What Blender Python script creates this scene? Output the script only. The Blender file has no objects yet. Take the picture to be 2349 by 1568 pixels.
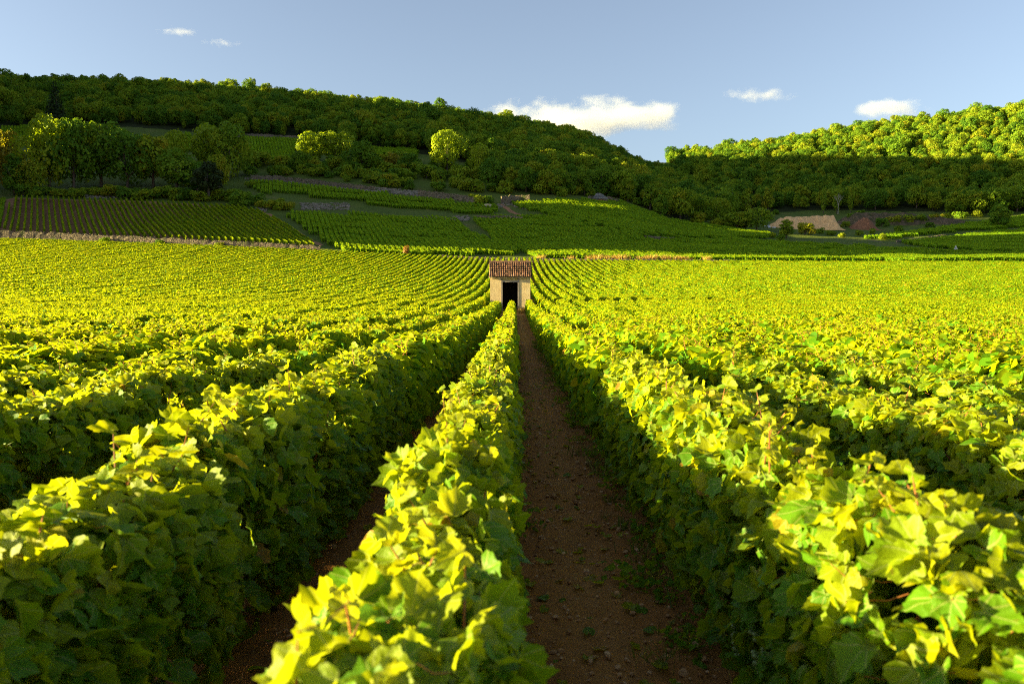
import bpy, bmesh, math, random
import numpy as np
from mathutils import Vector, Matrix, Euler
R = math.radians
random.seed(7); rng = np.random.default_rng(7)
S = bpy.context.scene
COL = S.collection

# ------------------------------------------------------------------ camera, world, sun, exposure
CAMZ = 1.57
PITCH = R(2.95)
SUN_EL = R(10.0)
SUN_AZ = R(6.0)          # the sun stands to the left and this far behind the camera
cam_d = bpy.data.cameras.new('camera'); cam = bpy.data.objects.new('camera', cam_d); COL.objects.link(cam)
cam.location = (0, 0, CAMZ); cam.rotation_euler = (R(90) - PITCH, 0, R(0.2))
cam_d.lens = 28; cam_d.sensor_width = 36; cam_d.clip_start = 0.05; cam_d.clip_end = 30000
cam_d.dof.use_dof = True; cam_d.dof.focus_distance = 15.0; cam_d.dof.aperture_fstop = 4.0
S.camera = cam
W = bpy.data.worlds.new('World'); S.world = W; W.use_nodes = True
wn = W.node_tree.nodes; wl = W.node_tree.links
bg = wn['Background']; sky = wn.new('ShaderNodeTexSky'); sky.sky_type = 'NISHITA'; sky.sun_disc = False
to_sun = Vector((-math.cos(SUN_AZ) * math.cos(SUN_EL), -math.sin(SUN_AZ) * math.cos(SUN_EL), math.sin(SUN_EL)))
sky.sun_elevation = SUN_EL; sky.sun_rotation = math.atan2(to_sun.x, to_sun.y)
sky.altitude = 200; sky.air_density = 1.0; sky.dust_density = 1.6; sky.ozone_density = 3.0
hs_ = wn.new('ShaderNodeHueSaturation'); hs_.inputs['Saturation'].default_value = .68; wl.new(sky.outputs[0], hs_.inputs['Color']); wl.new(hs_.outputs[0], bg.inputs[0]); bg.inputs[1].default_value = 0.048
sun_d = bpy.data.lights.new('sun', 'SUN'); sun = bpy.data.objects.new('sun', sun_d); COL.objects.link(sun)
sun_d.energy = 5.0; sun_d.angle = R(0.53); sun_d.color = (1.0, 0.82, 0.36)
sun.rotation_euler = to_sun.to_track_quat('Z', 'Y').to_euler(); sun.location = (-50, -20, 60)
S.view_settings.view_transform = 'Standard'; S.view_settings.look = 'None'
S.view_settings.exposure = 2.55; S.view_settings.gamma = 1.0
S.render.engine = 'CYCLES'; S.render.filter_size = 1.0; S.cycles.filter_width = 1.0
cy = S.cycles
cy.max_bounces = 6; cy.diffuse_bounces = 3; cy.glossy_bounces = 2; cy.transmission_bounces = 4
cy.transparent_max_bounces = 6; cy.volume_bounces = 2; cy.use_denoising = False
cy.sample_clamp_indirect = 6.0; cy.caustics_reflective = False; cy.caustics_refractive = False

# ------------------------------------------------------------------ terrain
def te(X, Y):             # direction (x/y, z/y) seen at a point of the photograph (2349 x 1568 scale)
    dx = (X - 1181.0) / 1827.0; dy = (784.0 - Y) / 1827.0
    c, s = math.cos(PITCH), math.sin(PITCH)
    yy = c + dy * s
    return dx / yy, (dy * c - s) / yy
DK = np.array([186, 192, 205, 225, 250, 290, 335, 385, 430, 480, 540, 620, 700, 760, 900.])
TAB = [
 (-300, [545, 527, 508, 479, 444, 388, 328, 288, 253, 218, 183, 215, 260, 280, 300]),
 (0,    [552, 533, 514, 487, 455, 402, 342, 300, 265, 230, 196, 228, 270, 290, 310]),
 (300,  [562, 548, 527, 500, 465, 412, 350, 305, 270, 238, 206, 238, 280, 300, 320]),
 (600,  [574, 562, 543, 515, 480, 425, 372, 320, 285, 255, 224, 258, 295, 315, 330]),
 (850,  [586, 580, 562, 532, 497, 440, 388, 345, 310, 275, 250, 282, 315, 330, 340]),
 (1100, [598, 594, 578, 548, 512, 458, 405, 365, 332, 300, 285, 300, 320, 340, 370]),
 (1300, [601, 598, 583, 550, 512, 466, 420, 380, 352, 330, 320, 335, 350, 365, 390]),
 (1420, [602, 599, 587, 557, 522, 478, 440, 410, 388, 372, 375, 380, 375, 372, 400]),
 (1500, [603, 600, 590, 565, 535, 500, 470, 448, 435, 430, 420, 395, 378, 375, 400]),
 (1560, [603.5, 601, 593, 572, 548, 520, 500, 485, 470, 450, 425, 395, 374, 370, 395]),
 (1750, [604, 602, 597, 582, 563, 540, 520, 496, 475, 452, 422, 385, 355, 345, 380]),
 (2000, [605, 603, 599, 588, 573, 552, 525, 498, 470, 440, 400, 350, 310, 300, 340]),
 (2349, [606, 604, 600, 590, 575, 550, 520, 488, 450, 410, 362, 305, 265, 262, 300]),
 (2700, [606, 604, 600, 590, 573, 545, 510, 470, 430, 385, 335, 275, 240, 240, 280])]
TT = np.array([(x - 1181) / 1827 for x, _ in TAB])
EE = np.array([[te(x, y)[1] for y in r] for x, r in TAB])          # elevation ratio [column, depth]
TG = np.linspace(TT[0], TT[-1], 241); DG = np.arange(186, 901, 3.0)
tmp = np.array([np.interp(TG, TT, EE[:, j]) for j in range(len(DK))]).T
EG = np.array([np.interp(DG, DK, tmp[i]) for i in range(len(TG))])
def smooth(a, n, axis):
    k = np.hanning(n + 2)[1:-1]; k /= k.sum()
    pad = [(0, 0), (0, 0)]; pad[axis] = (n // 2, n // 2)
    return np.apply_along_axis(lambda v: np.convolve(v, k, 'valid'), axis, np.pad(a, pad, 'edge'))
EG = smooth(EG, 13, 0)
EG[:, 6:] = smooth(EG, 7, 1)[:, 6:]
def hsh(i, j, s):
    h = (i.astype(np.int64) * 374761393 + j.astype(np.int64) * 668265263 + s * 974634777) & 0x7fffffff
    h = ((h ^ (h >> 13)) * 1274126177) & 0x7fffffff
    return ((h ^ (h >> 16)) & 0xffff) / 65535.0
def vn(x, y, s=0):        # value noise, 0..1
    xi = np.floor(x); yi = np.floor(y); fx = x - xi; fy = y - yi
    fx = fx * fx * (3 - 2 * fx); fy = fy * fy * (3 - 2 * fy)
    a = hsh(xi, yi, s); b = hsh(xi + 1, yi, s); c = hsh(xi, yi + 1, s); d = hsh(xi + 1, yi + 1, s)
    return (a * (1 - fx) + b * fx) * (1 - fy) + (c * (1 - fx) + d * fx) * fy
def egrid(t, y):
    k = np.clip((t - .17) / .08, 0, 1); y = y + k * np.maximum(0, y - 400) * .5      # the far right slope stands a little nearer
    ti = np.clip((t - TG[0]) / (TG[1] - TG[0]), 0, len(TG) - 1.001); yi = np.clip((y - 186) / 3.0, 0, len(DG) - 1.001)
    i = ti.astype(int); j = yi.astype(int); a = ti - i; b = yi - j
    return (EG[i, j] * (1 - a) + EG[i + 1, j] * a) * (1 - b) + (EG[i, j + 1] * (1 - a) + EG[i + 1, j + 1] * a) * b
CA, SA = math.cos(SUN_AZ), math.sin(SUN_AZ)
# unseen left hill, shaped to cast shade: crest height over the cross-light coordinate u
UH = np.array([-200, 100, 197, 200, 203, 206, 252, 276, 279, 284, 287, 300, 340, 343, 349, 352, 360, 400, 420, 440, 520, 532, 556, 575, 700, 900.])
TH = np.array([0, 0, 0, 30, 72, 104, 110, 114, 68, 68, 118, 124, 140, 94, 94, 160, 176, 172, 178, 179, 175, 150, 149, 170, 182, 190.])     # how high it stands there
def shade_hill(x, y):
    s = x * CA + y * SA; u = -x * SA + y * CA
    sc = -np.maximum(300, .72 * u + 100)
    H = np.interp(u, UH, TH) - (sc + 300) * math.tan(SUN_EL)
    edge = -0.70 * np.maximum(y, 20) - 12                    # stays left of what the photograph shows
    k = np.clip((edge - x) / 70.0, 0, 1); k = k * k * (3 - 2 * k)
    b = np.where(s < sc, np.clip(1 - (sc - s) / 500.0, 0, 1), 1.0)
    return H * b, k
def zg(x, y, detail=False):
    x = np.asarray(x, float); y = np.asarray(y, float)
    ze = CAMZ + egrid(x / 186.0, np.full_like(x, 186.0)) * 186.0
    zn = ze * np.clip((y - 20) / 166.0, 0, 1) ** 2
    yy = np.clip(y, 186, 900)
    zf = CAMZ + egrid(x / yy, yy) * yy
    far = np.clip((y - 192) / 20, 0, 1)
    zf = zf + far * ((vn(x / 17, y / 17, 3) - .5) * 1.0 + (vn(x / 5, y / 5, 4) - .5) * .4)
    z = np.where(y < 186, zn, zf)
    h, k = shade_hill(x, y)
    z = z * (1 - k) + np.maximum(h, z) * k
    if detail:
        near = np.clip((40 - y) / 10, 0, 1) * np.clip((4 - np.abs(x)) / 1.5, 0, 1)
        n = (vn(x / .045, y / .045, 1) - .5) * .028 + (vn(x / .11, y / .11, 2) - .5) * .055 + (vn(x / .45, y / .45, 5) - .5) * .04
        ru = np.exp(-((x - .18) / .12) ** 2) * np.clip((9 - y) / 3, 0, 1)
        n = n + ru * (.011 * np.sin(2 * np.pi * y / .13 + 1.5 * np.sin(x * 9)) * (vn(x / .3, y / .3, 8) + .2) - .012)
        n = n - .035 * np.exp(-((x - .4) / .28) ** 2)
        z = z + near * n
    return z
def zf1(x, y): return float(zg(np.array([x]), np.array([y]))[0])
def at(X, Y, dmin=30.0):  # the ground point seen at a point of the photograph
    t, e = te(X, Y)
    d = np.arange(dmin, 890, 0.5)
    hit = np.nonzero(zg(t * d, d) >= CAMZ + e * d)[0]
    D = d[hit[0]] if len(hit) else 760.0
    return np.array([t * D, D, zf1(t * D, D)])
def px(x, y, z):          # the other way round
    dx = x / y; de = (z - CAMZ) / y
    c, s = math.cos(PITCH), math.sin(PITCH)
    dy = (de * c + s) / (c - de * s); yy = c + dy * s
    return 1181 + dx * yy * 1827, 784 - dy * 1827
def inpoly(X, Y, poly):
    r = np.zeros(np.shape(X), bool); n = len(poly)
    for i in range(n):
        (x0, y0), (x1, y1) = poly[i], poly[(i + 1) % n]
        if y0 == y1: continue
        c = ((Y > y0) != (Y > y1)) & (X < (x1 - x0) * (Y - y0) / (y1 - y0) + x0)
        r ^= c
    return r

# ------------------------------------------------------------------ object helpers
def tag(o, label=None, cat=None, group=None, kind=None):
    if label: o['label'] = label
    if cat: o['category'] = cat
    if group: o['group'] = group
    if kind: o['kind'] = kind
    return o
def link(name, me, mat=None, parent=None):
    o = bpy.data.objects.new(name, me); COL.objects.link(o)
    if mat is not None and me is not None:
        for m in (mat if isinstance(mat, (list, tuple)) else [mat]): me.materials.append(m)
    if parent is not None: o.parent = parent
    return o
def empty(name, loc, rz=0, label=None, cat=None, group=None):
    o = bpy.data.objects.new(name, None); COL.objects.link(o); o.empty_display_size = .2
    o.location = loc; o.rotation_euler = (0, 0, rz)
    return tag(o, label, cat, group)
def npmesh(name, V, F, tint=None, uv=None, smooth_=False):
    V = np.asarray(V, np.float32); F = np.asarray(F, np.int32); k = F.shape[1]
    me = bpy.data.meshes.new(name)
    me.vertices.add(len(V)); me.vertices.foreach_set('co', V.ravel())
    me.loops.add(F.size); me.loops.foreach_set('vertex_index', F.ravel())
    me.polygons.add(len(F)); me.polygons.foreach_set('loop_start', np.arange(0, F.size, k, dtype=np.int32))
    me.polygons.foreach_set('loop_total', np.full(len(F), k, np.int32))
    if smooth_: me.polygons.foreach_set('use_smooth', np.ones(len(F), bool))
    if tint is not None:
        a = me.attributes.new('tint', 'FLOAT', 'POINT'); a.data.foreach_set('value', np.asarray(tint, np.float32))
    if uv is not None:
        l = me.uv_layers.new(name='leaf'); l.data.foreach_set('uv', np.asarray(uv, np.float32)[F.ravel()].ravel())
    me.update(calc_edges=True); me.validate()
    return me
class MB:
    def __init__(s): s.v = []; s.f = []; s.t = []
    def add(s, vs, fs, tint=.5):
        o = len(s.v); s.v += [tuple(v) for v in vs]; s.f += [tuple(i + o for i in f) for f in fs]; s.t += [tint] * len(vs)
    def box(s, c, d, rz=0, jit=0, tint=.5):
        c = Vector(c); m = Matrix.Rotation(rz, 3, 'Z')
        vs = [c + m @ Vector((x * d[0] / 2 + random.uniform(-jit, jit), y * d[1] / 2 + random.uniform(-jit, jit), z * d[2] / 2 + random.uniform(-jit, jit)))
              for x in (-1, 1) for y in (-1, 1) for z in (-1, 1)]
        s.add(vs, [(0, 1, 3, 2), (4, 6, 7, 5), (0, 4, 5, 1), (2, 3, 7, 6), (0, 2, 6, 4), (1, 5, 7, 3)], tint)
    def tube(s, pts, rad, n=6, tint=.5):
        pts = [Vector(p) for p in pts]; vs = []; fs = []
        for i, p in enumerate(pts):
            d = (pts[min(i + 1, len(pts) - 1)] - pts[max(i - 1, 0)]).normalized()
            a = d.orthogonal().normalized(); b = d.cross(a)
            r = rad[i] if isinstance(rad, (list, tuple)) else rad
            vs += [p + (a * math.cos(2 * math.pi * k / n) + b * math.sin(2 * math.pi * k / n)) * r for k in range(n)]
        for i in range(len(pts) - 1):
            for k in range(n):
                fs.append((i * n + k, i * n + (k + 1) % n, (i + 1) * n + (k + 1) % n, (i + 1) * n + k))
        fs.append(tuple(range(n))[::-1]); fs.append(tuple(range((len(pts) - 1) * n, len(pts) * n)))
        s.add(vs, fs, tint)
    def rock(s, c, d, tint=.5):
        vs = []; fs = []; c = Vector(c); ph = random.random() * 6.28
        for j, (zz, rr) in enumerate(((-.5, .7), (0, 1.0), (.38, .7))):
            for k in range(6):
                a = ph + k * math.pi / 3 + random.uniform(-.3, .3); q = rr * random.uniform(.75, 1.1)
                vs.append(c + Vector((math.cos(a) * d[0] / 2 * q, math.sin(a) * d[1] / 2 * q, (zz + random.uniform(-.1, .1)) * d[2])))
        for j in range(2):
            for k in range(6): fs.append((j * 6 + k, j * 6 + (k + 1) % 6, j * 6 + 6 + (k + 1) % 6, j * 6 + 6 + k))
        fs.append(tuple(range(12, 18))); fs.append(tuple(range(5, -1, -1)))
        s.add(vs, fs, tint)
    def build(s, name, mat, parent=None, smooth_=False):
        me = bpy.data.meshes.new(name); me.from_pydata(s.v, [], s.f)
        a = me.attributes.new('tint', 'FLOAT', 'POINT'); a.data.foreach_set('value', np.array(s.t, np.float32))
        if smooth_: me.polygons.foreach_set('use_smooth', np.ones(len(me.polygons), bool))
        me.update()
        return link(name, me, mat, parent)

# ------------------------------------------------------------------ materials
class NT:
    def __init__(s, name):
        s.m = bpy.data.materials.new(name); s.m.use_nodes = True; s.t = s.m.node_tree
        s.n = s.t.nodes; s.l = s.t.links; s.p = s.n['Principled BSDF']; s.o = s.n['Material Output']
    def new(s, t, **k):
        n = s.n.new(t)
        for a, b in k.items(): setattr(n, a, b)
        return n
    def lk(s, a, b): s.l.new(a, b)
    def coord(s, kind='Object'):
        return s.new('ShaderNodeTexCoord').outputs[kind]
    def geo_pos(s): return s.new('ShaderNodeNewGeometry').outputs['Position']
    def noise(s, vec, scale, detail=4, rough=.55, out='Fac'):
        n = s.new('ShaderNodeTexNoise'); n.inputs['Scale'].default_value = scale; n.inputs['Detail'].default_value = detail
        n.inputs['Roughness'].default_value = rough; s.lk(vec, n.inputs['Vector']); return n.outputs[out]
    def voro(s, vec, scale, out='Distance', feature='F1'):
        n = s.new('ShaderNodeTexVoronoi'); n.feature = feature; n.inputs['Scale'].default_value = scale
        s.lk(vec, n.inputs['Vector']); return n.outputs[out]
    def ramp(s, fac, stops):
        r = s.new('ShaderNodeValToRGB'); e = r.color_ramp.elements
        e[0].position, e[0].color = stops[0][0], (*stops[0][1], 1); e[1].position, e[1].color = stops[-1][0], (*stops[-1][1], 1)
        for p, c in stops[1:-1]: q = e.new(p); q.color = (*c, 1)
        s.lk(fac, r.inputs[0]); return r.outputs[0]
    def math(s, op, a, b=None, c=None):
        n = s.new('ShaderNodeMath', operation=op)
        for i, v in enumerate((a, b, c)):
            if v is None: continue
            if isinstance(v, (int, float)): n.inputs[i].default_value = v
            else: s.lk(v, n.inputs[i])
        return n.outputs[0]
    def mix(s, fac, a, b, mode='MIX'):
        n = s.new('ShaderNodeMix', data_type='RGBA', blend_type=mode)
        for i, v in ((0, fac), (6, a), (7, b)):
            if isinstance(v, (int, float)): n.inputs[i].default_value = v
            elif isinstance(v, tuple): n.inputs[i].default_value = (*v, 1)
            else: s.lk(v, n.inputs[i])
        return n.outputs[2]
    def attr(s, name): return s.new('ShaderNodeAttribute', attribute_name=name).outputs['Fac']
    def bump(s, h, strength=.3, dist=.02):
        b = s.new('ShaderNodeBump'); b.inputs['Strength'].default_value = strength; b.inputs['Distance'].default_value = dist
        s.lk(h, b.inputs['Height']); s.lk(b.outputs[0], s.p.inputs['Normal'])
    def base(s, c, rough=.8, spec=.3):
        if isinstance(c, tuple): s.p.inputs['Base Color'].default_value = (*c, 1)
        else: s.lk(c, s.p.inputs['Base Color'])
        s.p.inputs['Roughness'].default_value = rough; s.p.inputs['Specular IOR Level'].default_value = spec
        return s.m

def leaf_mat(name, stops, trans, tfac=.45, rough=.5, spec=.35, veins=False, rnd=.0):
    n = NT(name); t = n.attr('tint')
    if rnd:
        oi = n.new('ShaderNodeObjectInfo').outputs['Random']
        t = n.math('ADD', t, n.math('MULTIPLY', n.math('SUBTRACT', oi, .5), rnd))
    if name in ('vine_foliage', 'vine_leaf'):           # vigour differs from patch to patch
        gp_ = n.geo_pos(); t = n.math('ADD', t, n.math('MULTIPLY', n.math('SUBTRACT', n.noise(gp_, .22, 4, .7), .5), .55))
    col = n.ramp(t, stops)
    if veins:
        uv = n.new('ShaderNodeUVMap', uv_map='leaf').outputs[0]; sp = n.new('ShaderNodeSeparateXYZ'); n.lk(uv, sp.inputs[0])
        u, v = sp.outputs[0], sp.outputs[1]
        a = n.math('DIVIDE', n.math('ARCTAN2', u, n.math('ADD', v, .02)), .72)
        r = n.math('SQRT', n.math('ADD', n.math('MULTIPLY', u, u), n.math('MULTIPLY', v, v)))
        d = n.math('MULTIPLY', n.math('ABSOLUTE', n.math('SUBTRACT', a, n.math('ROUND', a))), n.math('MULTIPLY', r, .72))
        k = n.math('LESS_THAN', d, n.math('SUBTRACT', .026, n.math('MULTIPLY', r, .014)))
        col = n.mix(n.math('MULTIPLY', k, .65), col, (.34, .38, .10))
        bn = n.noise(uv, 9, 3); n.bump(n.math('ADD', bn, n.math('MULTIPLY', k, -.5)), .5, .004)
        gp = n.geo_pos(); col = n.mix(n.math('MULTIPLY', n.math('GREATER_THAN', n.noise(gp, 55, 3), .70), .6), col, (.16, .09, .02)); col = n.mix(n.math('MULTIPLY', n.noise(gp, 9, 3), .35), col, (.05, .12, .004))
    n.base(col, rough, spec)
    tr = n.new('ShaderNodeBsdfTranslucent')
    n.lk(n.mix(1.0, n.mix(.5, col, trans), (1.5, 1.5, 1.0), 'MULTIPLY'), tr.inputs[0])
    mx = n.new('ShaderNodeMixShader'); mx.inputs[0].default_value = tfac
    n.lk(n.p.outputs[0], mx.inputs[1]); n.lk(tr.outputs[0], mx.inputs[2]); n.lk(mx.outputs[0], n.o.inputs[0])
    return n.m
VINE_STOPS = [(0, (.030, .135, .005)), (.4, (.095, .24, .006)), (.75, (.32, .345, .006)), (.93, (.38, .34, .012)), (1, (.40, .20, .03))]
M = {}
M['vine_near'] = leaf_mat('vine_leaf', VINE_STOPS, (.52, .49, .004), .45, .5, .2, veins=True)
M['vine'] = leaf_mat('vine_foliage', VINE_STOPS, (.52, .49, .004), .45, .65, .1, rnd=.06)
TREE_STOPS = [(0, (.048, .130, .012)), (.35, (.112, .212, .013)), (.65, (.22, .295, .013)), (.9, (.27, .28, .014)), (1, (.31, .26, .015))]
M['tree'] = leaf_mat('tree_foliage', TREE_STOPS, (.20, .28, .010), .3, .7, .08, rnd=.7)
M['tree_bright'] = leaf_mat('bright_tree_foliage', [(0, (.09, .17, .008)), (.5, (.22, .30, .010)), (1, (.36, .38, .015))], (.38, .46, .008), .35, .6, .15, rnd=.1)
M['tree_orange'] = leaf_mat('ochre_tree_foliage', [(0, (.10, .12, .010)), (.5, (.22, .20, .012)), (1, (.32, .25, .015))], (.36, .32, .01), .35, .6, .15, rnd=.1)
M['conifer'] = leaf_mat('conifer_needles', [(0, (.012, .028, .010)), (1, (.04, .06, .014))], (.05, .07, .01), .1, .7, .1, rnd=.2)
M['plot_vine'] = leaf_mat('plot_vine_foliage', [(0, (.07, .22, .012)), (.5, (.16, .32, .011)), (1, (.29, .37, .011))], (.40, .39, .005), .45, .65, .1)
M['grass'] = leaf_mat('grass_blades', [(0, (.05, .09, .01)), (.6, (.13, .17, .02)), (1, (.40, .30, .07))], (.3, .3, .02), .3, .6, .2)
M['dry_grass'] = leaf_mat('dry_grass_blades', [(0, (.35, .22, .05)), (1, (.55, .38, .10))], (.5, .33, .06), .3, .6, .2)
n = NT('cane_bark'); M['cane'] = n.base(n.ramp(n.attr('tint'), [(0, (.10, .045, .02)), (.5, (.26, .10, .03)), (1, (.42, .16, .05))]), .6)
n = NT('tree_bark'); c = n.coord(); M['bark'] = n.base(n.ramp(n.noise(c, 6), [(.3, (.05, .038, .028)), (.7, (.13, .10, .075))]), .9)
n = NT('pale_bark'); c = n.coord(); M['pale_bark'] = n.base(n.ramp(n.noise(c, 4), [(.3, (.22, .19, .16)), (.7, (.38, .34, .29))]), .9)
n = NT('grey_post_wood'); c = n.coord(); M['post'] = n.base(n.ramp(n.noise(c, 12), [(.3, (.20, .17, .13)), (.7, (.40, .35, .28))]), .85)

n = NT('vineyard_soil'); c = n.geo_pos(); sx = n.new('ShaderNodeSeparateXYZ'); n.lk(c, sx.inputs[0])
a = n.noise(c, 1.7, 5); b = n.noise(c, 23, 5, .7); v = n.voro(c, 26, 'Color'); vd = n.voro(c, 26)
col = n.mix(b, n.ramp(a, [(.3, (.20, .076, .015)), (.7, (.37, .155, .036))]), (.45, .21, .06))
e_ = n.math('ABSOLUTE', n.math('SUBTRACT', n.math('ADD', sx.outputs[0], n.math('MULTIPLY', n.noise(c, 2.1, 3), .25)), .52))
dry = n.math('MULTIPLY', n.math('MAXIMUM', n.math('SUBTRACT', 1.0, n.math('MULTIPLY', e_, 3.6)), 0.0), n.noise(c, 4.0, 5, .7))
col = n.mix(dry, col, (.54, .28, .085))
peb = n.math('MULTIPLY', n.math('LESS_THAN', vd, .30), n.math('GREATER_THAN', n.math('FRACT', n.math('MULTIPLY', v, 7.3)), .72))
col = n.mix(n.math('MULTIPLY', peb, .55), col, (.50, .29, .12))
n.bump(n.math('ADD', n.math('MULTIPLY', b, 1.0), n.math('MULTIPLY', peb, .5)), 1.0, .045)
M['soil'] = n.base(col, .95, .15)
n = NT('hillside_grass'); c = n.geo_pos()
col = n.ramp(n.noise(c, .12, 6, .65), [(.25, (.06, .10, .012)), (.55, (.11, .145, .020)), (.68, (.16, .15, .035)), (.82, (.26, .19, .09))])
n.bump(n.noise(c, 1.4, 5, .7), 1.0, .4); M['hill'] = n.base(n.mix(n.math('MULTIPLY', n.noise(c, 2.2, 4), .7), col, (.06, .085, .014)), .95, .1)
n = NT('terrace_soil'); c = n.geo_pos()
M['terrace'] = n.base(n.ramp(n.noise(c, .8, 6, .7), [(.3, (.20, .095, .045)), (.7, (.36, .18, .09))]), .95, .1)
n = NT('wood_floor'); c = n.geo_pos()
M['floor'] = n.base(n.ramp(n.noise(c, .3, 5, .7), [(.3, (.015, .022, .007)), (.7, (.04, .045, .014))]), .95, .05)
n = NT('dry_stone'); c = n.geo_pos()
vd = n.voro(c, 1.9, 'Distance', 'DISTANCE_TO_EDGE'); vc = n.voro(c, 1.9, 'Color')
col = n.mix(n.math('LESS_THAN', vd, .05), n.mix(n.noise(c, .35, 3), n.mix(n.math('MULTIPLY', vc, .8), (.10, .08, .055), (.32, .26, .18)), (.20, .16, .11)), (.04, .035, .025))
col = n.mix(n.ramp(n.noise(c, .5, 4), [(.55, (0, 0, 0)), (.66, (1, 1, 1))]), col, (.07, .085, .03))
n.bump(n.math('MINIMUM', vd, .15), 1, .3); M['stone'] = n.base(col, .95, .1)
n = NT('rubble_stone'); c = n.geo_pos()
M['rubble'] = n.base(n.mix(n.noise(c, 3, 3), n.ramp(n.attr('tint'), [(0, (.10, .085, .065)), (1, (.38, .33, .27))]), (.16, .14, .10)), .95, .1)
n = NT('path_stone'); c = n.geo_pos()
M['pebble'] = n.base(n.mix(n.noise(c, 40, 4), n.ramp(n.attr('tint'), [(0, (.34, .17, .07)), (.5, (.54, .31, .14)), (1, (.74, .50, .28))]), (.42, .22, .09)), .9, .15)

# ------------------------------------------------------------------ ground sheet
def lines(seg):
    out = [seg[0]]
    for end, st, gr in seg[1]:
        while out[-1] < end:
            out.append(out[-1] + st); st *= gr
        out[-1] = end
    return np.array(out)
xp = lines((0., [(1.8, .03, 1), (1000, .031, 1.034)])); xs = np.concatenate([-xp[::-1], xp[1:]])
ys = np.concatenate([lines((-300., [(-20, 20, 1), (-4, 2, 1), (1.0, .25, 1)])), lines((1.0, [(6.5, .028, 1), (180, .03, 1.0135), (1050, 2.2, 1)]))[1:]])
GX, GY = np.meshgrid(xs, ys); GZ = zg(GX.ravel(), GY.ravel(), True)
V = np.stack([GX.ravel(), GY.ravel(), GZ], 1); nx, ny = len(xs), len(ys)
I = (np.arange(ny - 1)[:, None] * nx + np.arange(nx - 1)[None]).ravel()
F = np.stack([I, I + 1, I + nx + 1, I + nx], 1)
P1 = [(28, 455), (300, 463), (540, 477), (600, 488), (733, 571), (600, 566), (300, 552), (8, 540), (6, 500)]
ctr = V[F].mean(1); CX, CY = px(ctr[:, 0], np.maximum(ctr[:, 1], 1), ctr[:, 2])
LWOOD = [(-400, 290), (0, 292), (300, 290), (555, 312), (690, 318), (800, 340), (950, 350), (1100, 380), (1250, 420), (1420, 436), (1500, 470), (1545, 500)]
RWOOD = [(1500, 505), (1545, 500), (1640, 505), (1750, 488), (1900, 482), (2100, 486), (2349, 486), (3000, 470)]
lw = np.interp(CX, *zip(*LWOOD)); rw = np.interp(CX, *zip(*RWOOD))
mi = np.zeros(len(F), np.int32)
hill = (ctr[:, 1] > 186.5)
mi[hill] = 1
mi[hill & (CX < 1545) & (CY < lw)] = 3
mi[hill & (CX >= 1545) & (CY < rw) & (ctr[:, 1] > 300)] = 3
mi[hill & (ctr[:, 1] < 262) & inpoly(CX, CY, [(x, y + (4 if y > 520 else -3)) for x, y in P1])] = 2
mi[(ctr[:, 1] <= 187) & (ctr[:, 0] < -160)] = 1
gme = npmesh('ground', V, F, smooth_=True)
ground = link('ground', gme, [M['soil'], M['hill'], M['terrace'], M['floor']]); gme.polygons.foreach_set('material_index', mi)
tag(ground, kind='structure')

# ------------------------------------------------------------------ leaves
def leaf_template(kind):
    if kind == 0:         # five lobed vine leaf, petiole at the origin, tip along +y
        half = [(0, .03), (.13, -.15), (.26, -.17), (.36, -.09), (.47, .00), (.49, .10), (.54, .19), (.47, .29), (.45, .37), (.50, .48), (.47, .56), (.48, .66), (.36, .69), (.26, .73), (.22, .81), (.12, .87), (.0, 1.0)]
        pts = half + [(-x, y) for x, y in half[-2:0:-1]]
        n_ = len(pts); o_ = np.array(pts); c_ = np.array([0, .22]); mid = c_ + (o_ - c_) * .55
        P = np.vstack([c_[None], mid, o_]); F_ = []
        for i in range(n_):
            j = (i + 1) % n_; F_ += [(0, 1 + i, 1 + j), (1 + i, 1 + n_ + i, 1 + n_ + j), (1 + i, 1 + n_ + j, 1 + j)]
    elif kind == 1:
        pts = [(0, 0), (.4, -.05), (.5, .3), (.38, .68), (0, 1.0), (-.38, .68), (-.5, .3), (-.4, -.05)]
        P = np.array([(0, .35)] + pts); F_ = [(0, 1 + i, 1 + (i + 1) % 8) for i in range(8)]
    else:
        P = np.array([(0, 0), (.5, .35), (0, 1.0), (-.5, .35)]); F_ = [(0, 1, 2), (0, 2, 3)]
    return P, np.array(F_)
def rot_frames(nrm, tip):
    nrm = nrm / np.linalg.norm(nrm, axis=1, keepdims=True)
    tip = tip - (tip * nrm).sum(1, keepdims=True) * nrm; tip /= np.linalg.norm(tip, axis=1, keepdims=True) + 1e-9
    return np.cross(tip, nrm), tip, nrm
def leaves(pos, nrm, tip, size, tint, kind):
    P, F_ = leaf_template(kind); N = len(pos); m = len(P)
    ex, ey, ez = rot_frames(nrm, tip)
    fold = rng.uniform(-.15, .75, (N, 1)); droop = rng.uniform(-.2, .7, (N, 1)); tw = rng.uniform(-.6, .6, (N, 1))
    x = P[None, :, 0]; y = P[None, :, 1]
    zz = fold * np.abs(x) * 1.0 - droop * y * y * .8 + tw * x * y
    if kind == 0: zz = zz + rng.normal(0, .55, (N, 1)) * (x * x + (y - .35) ** 2) * 1.0 + .06 * np.sin(9 * x + 7 * y + rng.uniform(0, 6, (N, 1)))
    L = np.stack([np.broadcast_to(x, zz.shape), np.broadcast_to(y, zz.shape), zz], 2) * size[:, None, None]
    Vv = pos[:, None] + L[..., :1] * ex[:, None] + L[..., 1:2] * ey[:, None] + L[..., 2:] * ez[:, None]
    Ff = F_[None] + (np.arange(N) * m)[:, None, None]
    return Vv.reshape(-1, 3), Ff.reshape(-1, 3), np.repeat(tint, m), np.tile(P, (N, 1))
TOP = 1.02
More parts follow.
